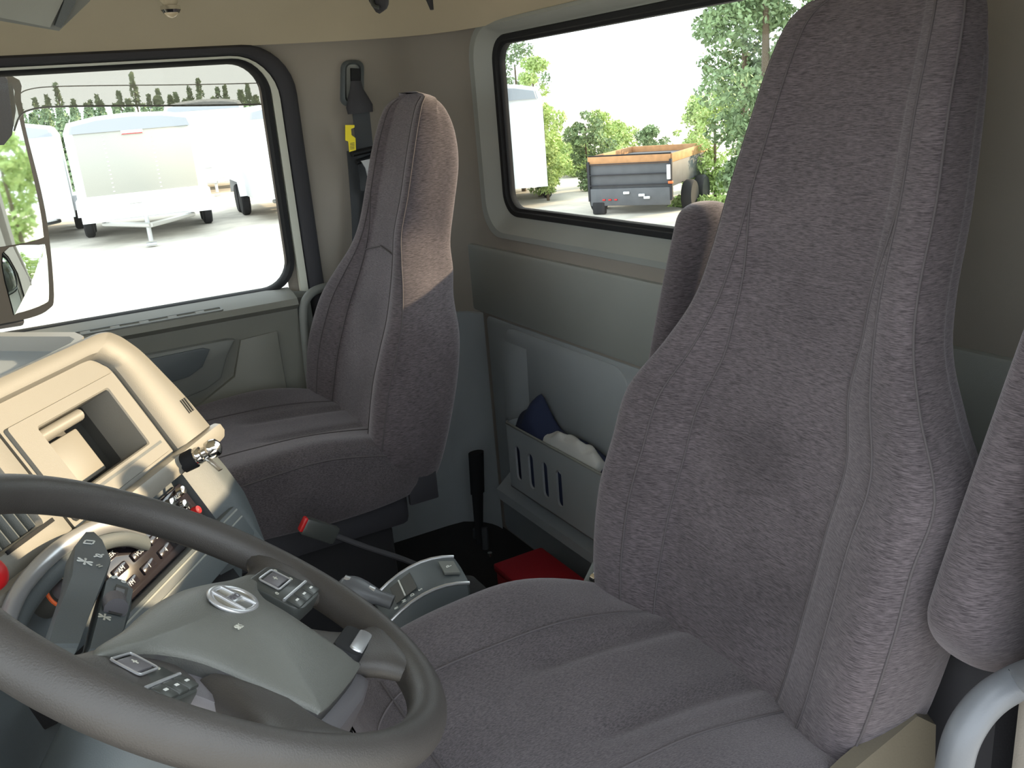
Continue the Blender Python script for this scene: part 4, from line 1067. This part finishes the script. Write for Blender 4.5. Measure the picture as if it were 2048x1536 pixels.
def cargo(label, c, yaw, L=5.5, Wd=2.5, H=2.2, z0=.45, front=False, group=None, axles=2, tongue=True):
    # local: x = length direction (front = -x), y = width
    R3 = Matrix.Rotation(yaw, 4, 'Z'); F = Matrix.Translation((c[0], c[1], GZ)) @ R3
    t = thing('cargo_trailer', label, 'trailer', (c[0], c[1], GZ), group)
    def sec(x, k=1.0, dz=0):
        pts = [(-Wd / 2, z0), (-Wd / 2, z0 + H - .25), (-Wd / 2 + .10, z0 + H - .06), (-Wd * .25, z0 + H + .03), (0, z0 + H + .06), (Wd * .25, z0 + H + .03), (Wd / 2 - .10, z0 + H - .06), (Wd / 2, z0 + H - .25), (Wd / 2, z0)]
        return [(x, y * k, z + dz) for y, z in pts]
    mb = MB(F); mb.loft([sec(-L / 2), sec(-L / 2 + .12, 1.0), sec(L / 2)], caps=True); mb.build('body', M_tw, t, smooth=50)
    # grey cap strip over the front face
    cap = [(-Wd * .46, z0 + H - .28), (-Wd * .44, z0 + H - .13), (-Wd * .25, z0 + H - .05), (0, z0 + H - .02), (Wd * .25, z0 + H - .05), (Wd * .44, z0 + H - .13), (Wd * .46, z0 + H - .28)]
    for xx, nm in ((-L / 2, 'nose_cap'), (L / 2, 'rear_header')):
        s_ = -1 if xx < 0 else 1
        mb = MB(F); mb.loft([[(xx + s_ * .0, y, z) for y, z in cap], [(xx + s_ * .05, y * .97, z) for y, z in cap]], caps=True); mb.build(nm, M_tg, t)
    # front panel with rivets, white guard below
    if front:
        mb = MB(F); mb.box((-L / 2 - .012, 0, z0 + H * .56), (.024, Wd * .86, H * .62), .01); gp_ = mb.build('front_panel', M_guard, t)
        for y in (-Wd * .14, Wd * .22):
            for k in range(16):
                mb = MB(F); mb.box((-L / 2 - .028, y, z0 + H * .29 + k * .085), (.012, .035, .018), .004, seg=1); mb.build('rivet', M_tw, gp_)
        mb = MB(F); mb.box((-L / 2 - .02, 0, z0 + .28), (.05, Wd * .98, .5), .02); mb.build('stone_guard', M_tw, t)
        mb = MB(F); mb.box((-L / 2 - .04, 0, z0 + H * .845), (.02, .42, .08), .005); mb.build('name_plate', M_white, t)
        mb = MB(F); mb.box((-L / 2 - .05, 0, z0 + H * .83), (.012, .40, .015)); mb.build('name_plate_stripe', M_red, t)
    mt, mw = MB(), MB()
    for k in range(axles):
        for sy in (-1, 1):
            mt, mw = MB(), MB()
            wheel(mt, mw, Vector((F @ Vector((.2 + (k - .5) * .85, sy * (Wd / 2 + .02), .36)))), .36, (R3.to_3x3() @ Vector((0, sy, 0))))
            w1 = mt.build('wheel', M_tire, t, smooth=40); mw.build('wheel_rim', M_silver, w1, smooth=40)
    for sy in (-1, 1):
        mb = MB(F); xs0, xs1 = -.75, 1.15
        mb.loft([[(xs0, sy * (Wd / 2 - .05), .5), (xs0 + .2, sy * (Wd / 2 - .05), .84), (xs1 - .2, sy * (Wd / 2 - .05), .84), (xs1, sy * (Wd / 2 - .05), .5)],
                 [(xs0, sy * (Wd / 2 + .17), .5), (xs0 + .2, sy * (Wd / 2 + .17), .84), (xs1 - .2, sy * (Wd / 2 + .17), .84), (xs1, sy * (Wd / 2 + .17), .5)]], closed_v=False)
        mb.build('fender', M_tw, t, smooth=0, fixn=False)
    if tongue:
        mb = MB(F)
        for sy in (-1, 1): mb.tube([(-L / 2 + .1, sy * Wd * .35, z0 - .05), (-L / 2 - 1.2, 0, z0 - .05)], .05, 6)
        mb.build('tongue', M_steel, t)
        mb = MB(F); mb.tube([(-L / 2 - 1.0, .05, .12), (-L / 2 - 1.0, .05, .95)], .045, 8); mb.box((-L / 2 - 1.0, .05, .06), (.2, .2, .05), .01); mb.build('jack', M_silver, t)
        mb = MB(F); mb.tube([(-L / 2 - 1.0, .05, .9), (-L / 2 - 1.0, .3, .9)], .02, 6); mb.build('jack_handle', M_steel, t)
    return t

cargo('white cargo trailer facing the cab with beige rivetted front panel and tongue jack', (22.8, -2.85), math.radians(-7), 5.0, 2.55, 2.05, .50, True)
cargo('white cargo trailer partly hidden at left behind the passenger mirror', (25.5, -.35), math.radians(-4), 5.5, 2.3, 2.05, .5, group=None)
cargo('white cargo trailer further back between the front-facing one and the right one', (34.0, -6.7), math.radians(-10), 5.5, 2.5, 2.45, .5)
cargo('white cargo trailer at the right edge of the passenger window, wheels showing', (23.3, -6.45), math.radians(-6), 5.2, 2.4, 2.05, .5)
cargo('white cargo trailer at the left edge of the rear window', (18.9, -10.15), math.radians(-30), 4.6, 2.2, 2.05, .45, tongue=False)

# ---- dump trailer
dc = onz(1262, 428, GZ); dyaw = math.atan2(dc.y, dc.x)
R3 = Matrix.Rotation(dyaw + math.radians(-20), 4, 'Z'); F = Matrix.Translation(dc) @ R3 @ Matrix.Diagonal((1, 1, .78, 1))
dt = thing('dump_trailer', 'dark grey dump trailer with wooden top board seen through the rear window', 'trailer', dc)
LW, DP = 1.62, 2.4
mb = MB(F); mb.box((DP / 2, 0, .72 + .21), (DP, LW, .62), .02); mb.build('box_body', M_dump, dt)
mb = MB(F); mb.box((-.02, 0, .42), (.06, LW * .98, .42), .02); mb.build('lower_gate', M_dump, dt)
for z in (.70, .95, 1.21):
    mb = MB(F); mb.box((-.02, 0, z), (.06, LW * 1.01, .022), .005); mb.build('rib', M_seal, dt)
for y in (-LW / 2, LW / 2):
    mb = MB(F); mb.box((-.02, y, .80), (.07, .05, .95), .01); mb.build('corner_post', M_seal, dt)
for (x, y, sx, sy) in ((-.0, 0, .05, LW), (DP, 0, .05, LW), (DP / 2, -LW / 2, DP, .05), (DP / 2, LW / 2, DP, .05)):
    mb = MB(F); mb.box((x, y, 1.29), (sx, sy, .20), .01); mb.build('side_board', M_wood, dt)
mb = MB(F); mb.tube([(0, LW / 2, 1.40), (0, -LW / 2, 1.40)], .022, 8); mb.build('top_rail', M_black, dt)
for k, (x, sy) in enumerate(((.75, -1), (1.55, -1), (.75, 1), (1.55, 1))):
    mt, mw = MB(), MB(); wheel(mt, mw, F @ Vector((x, sy * (LW / 2 + .12), .30)), .30, R3.to_3x3() @ Vector((0, sy, 0)), .2)
    w1 = mt.build('wheel', M_tire, dt, smooth=40); mw.build('wheel_rim', M_tw, w1, smooth=40)
mb = MB(F); mb.box((.0, LW / 2 - .18, .16), (.12, .26, .3), .03); mb.build('mud_flap', M_tire, dt)
for k in range(3):
    mb = MB(F); mb.box((-.06, LW / 2 - .30 - k * .12, .36), (.03, .06, .035), .008); mb.build('marker_lamp', M_red, dt)
for k, y in enumerate((.05, -.25, -.35)):
    mb = MB(F); mb.box((-.07, y, .52 - k * .06), (.04, .12, .06), .01); mb.build('gate_latch', M_tw, dt)
mb = MB(F); mb.box((-.07, -LW / 2 + .03, .98), (.03, .07, .34), .01); mb.build('reflective_tape', M_tw, dt)
mb = MB(F); mb.box((-.06, -LW / 2 + .0, .74), (.05, .09, .06), .01); mb.build('tail_lamp', M_orange, dt)

# ---- foliage
rngn = np.random.default_rng(5)
def leaves(centres, radii, count, size, flat=.8):
    centres = np.array(centres, float); radii = np.array(radii, float)
    w = radii ** 2; w /= w.sum()
    idx = rngn.choice(len(centres), count, p=w)
    d = rngn.normal(size=(count, 3)); d /= np.linalg.norm(d, axis=1)[:, None]
    rad = radii[idx] * rngn.uniform(.55, 1.08, count)
    P_ = centres[idx] + d * rad[:, None] * np.array([1, 1, flat])
    a = rngn.normal(size=(count, 3)); a /= np.linalg.norm(a, axis=1)[:, None]
    b = np.cross(a, rngn.normal(size=(count, 3))); b /= np.linalg.norm(b, axis=1)[:, None]
    s_ = size * rngn.uniform(.6, 1.3, count)[:, None]
    V_ = np.stack([P_ - a * s_, P_ - b * s_ * .5, P_ + a * s_, P_ + b * s_ * .5], 1).reshape(-1, 3)
    return V_
def foliage_obj(V_, matl, parent, name='foliage'):
    me = bpy.data.meshes.new(name); n = len(V_) // 4
    off = np.array(parent_loc(parent))
    V_ = V_ - off
    me.vertices.add(len(V_)); me.vertices.foreach_set('co', V_.ravel().astype(np.float32))
    me.loops.add(4 * n); me.loops.foreach_set('vertex_index', np.arange(4 * n, dtype=np.int32))
    me.polygons.add(n); me.polygons.foreach_set('loop_start', np.arange(0, 4 * n, 4, dtype=np.int32)); me.update(calc_edges=True)
    me.materials.append(matl)
    o = bpy.data.objects.new(name, me); COL.objects.link(o); o.parent = parent; o['kind'] = 'stuff'
    return o
def tree(label, base, h, crown_r, n_bl, count, size, matl, name='tree', low=.3, group=None, lean=0):
    t = thing(name, label, 'tree' if name != 'bush' else 'bush', base, group)
    base = Vector(base)
    mb = MB(); mb.tube([base, base + Vector((lean * .3, 0, h * .4)), base + Vector((lean, 0, h * .85))], [.03 * h * .6, .02 * h * .6, .02], 8); mb.build('trunk', M_bark, t)
    cs, rs = [], []
    for k in range(n_bl):
        z = rngn.uniform(low, 1) * h; e = math.sin(math.pi * min(1, max(.05, (z / h - low) / (1.02 - low)))) ** .6
        r = crown_r * e; a = rngn.uniform(0, 6.28); d = r * rngn.uniform(.1, .8)
        cs.append((base.x + d * math.cos(a) + lean * z / h, base.y + d * math.sin(a), base.z + z)); rs.append(crown_r * rngn.uniform(.12, .34))
    foliage_obj(leaves(cs, rs, count, size), matl, t)
    return t
def conifer(label, base, h, r, count, size, matl, group=None):
    t = thing('conifer', label, 'tree', base, group); base = Vector(base)
    mb = MB(); mb.tube([base, base + Vector((0, 0, h))], [.02 * h, .01], 6); mb.build('trunk', M_bark, t)
    z = rngn.uniform(.02, 1, count) ** 1.15; a = rngn.uniform(0, 6.28, count); rr = r * (1 - z) * rngn.uniform(.5, 1.0, count) * (1 + .25 * np.sin(z * 40)) + .05
    P_ = np.stack([base.x + rr * np.cos(a), base.y + rr * np.sin(a), base.z + z * h - rr * .15], 1)
    A = rngn.normal(size=(count, 3)); A /= np.linalg.norm(A, axis=1)[:, None]; B = np.cross(A, rngn.normal(size=(count, 3))); B /= np.linalg.norm(B, axis=1)[:, None]
    V_ = np.stack([P_ - A * size, P_ - B * size * .5, P_ + A * size, P_ + B * size * .5], 1).reshape(-1, 3)
    foliage_obj(V_, matl, t); return t
def far(px, dist):   # ground point seen in that column of the picture at a distance
    r = ray(px, 300); h = Vector((r.x, r.y, 0)).normalized(); return Vector((h.x * dist, h.y * dist, GZ))
# big leafy trees seen in the rear window
for px, dist, h, cr, nb, cnt, lab in (
        (1490, 16.5, 5.1, 1.15, 26, 9000, 'tall leafy green tree, leftmost of the tall ones in the rear window'),
        (1530, 14.5, 5.4, 1.3, 26, 9000, 'tall dense green tree hugging the driver seat edge in the rear window'),
        (1640, 15.0, 5.6, 1.6, 26, 7000, 'tall green tree behind the driver seat back'),
        (1780, 16.0, 5.6, 1.9, 22, 5000, 'tall green tree hidden mostly behind the driver headrest')):
    tree(lab, far(px, dist), h, cr, nb * 2, int(cnt * 1.5), .05, M_leafs[0], low=.12, group=None)
for px, dist, h, cr, m_, lab in (
        (1042, 23, 3.55, 1.05, 0, 'green tree above the white trailer in the rear window'),
        (1075, 21.5, 3.1, .75, 1, 'yellow-green tree just right of the white trailer in the rear window'),
        (1090, 20.5, 2.0, .7, 1, 'low yellow-green shrub tree beside the trailer corner'),
        (1172, 22, 1.75, .7, 0, 'small green tree behind the left end of the dump trailer'),
        (1205, 23, 1.7, .6, 1, 'small yellowish tree behind the dump trailer'),
        (1392, 20.5, 1.9, .8, 1, 'pale green bush just right of the dump trailer'),
        (1430, 19, 2.2, .9, 1, 'pale green bush below the tall trees'),
        (1118, 27, .9, .8, 1, 'low pale shrub in the gap between trailer and dump trailer'),
        (1150, 26, 1.0, .8, 1, 'low pale shrub touching the left side of the dump trailer'),
        (1240, 27, 1.25, .8, 1, 'pale shrub top behind the middle of the dump trailer'),
        (1300, 26, 1.15, .7, 0, 'pale shrub top behind the right end of the dump trailer')):
    tree(lab, far(px, dist), h, cr, 34, 4500, .045, M_leafs[m_], low=.05, name='tree')
tr_ = thing('grass_strip', 'strip of bright green grass at the foot of the tall trees', 'grass', far(1430, 15))
mb = MB(); P_ = [onz(1352, 414, GZ + .01), onz(1470, 418, GZ + .01), onz(1900, 420, GZ + .01), onz(1900, 380, GZ + .01), onz(1350, 392, GZ + .01)]; mb.add(P_, [(0, 1, 2, 3, 4)]); g_ = mb.build('turf', M_grass, tr_, smooth=0)
a = np.array(onz(1356, 411, GZ)); b = np.array(onz(1500, 411, GZ)); cs = [a + (b - a) * t for t in np.linspace(0, 1, 30)]
foliage_obj(leaves(cs, [.22] * 30, 4000, .05), M_leafs[1], tr_, 'grass_blades')
# conifer hedge row beyond the white trailers
for k in range(26):
    px = -60 + k * 28
    conifer('conifer in the dense row beyond the white trailers', far(px, 42 + rngn.uniform(-1, 1)), 3.3 + rngn.uniform(-.2, .2) , .75, 1300, .12, M_leafs[2], 'conifer row beyond the trailers')
for k, px in enumerate((60, 92, 118, 140, 168, 200, 216, 260, 292, 318, 338, 372, 400, 420, 455, 470, 515, 560)):
    conifer('taller spruce showing through the smoked deflector', far(px, 47), 3.95 + rngn.uniform(-.3, .2) + (.6 if k % 5 == 3 else 0), .6, 600, .11, M_leafs[2], 'spruces behind the deflector')
# greenery and a small white building behind the truck, seen in the mirror
for k in range(12):
    x = -22 + k * 3.4
    tree('leafy tree behind the truck seen in the side mirror', (x, -24 - rngn.uniform(0, 3), GZ), 4.6, 2.0, 16, 2600, .13, M_leafs[1 if k % 2 else 0], low=.05, group='trees seen in the side mirror')
bd = thing('small_building', 'small white building with red roof edge reflected in the convex mirror', 'building', (-6, -14, GZ))
mb = MB(); mb.box((-6, -15, GZ + 1.1), (3.5, 3, 2.2)); mb.build('wall', M_bldg, bd)
mb = MB(); mb.box((-6, -15, GZ + 2.3), (3.8, 3.3, .2)); mb.build('roof', M_roofred, bd)
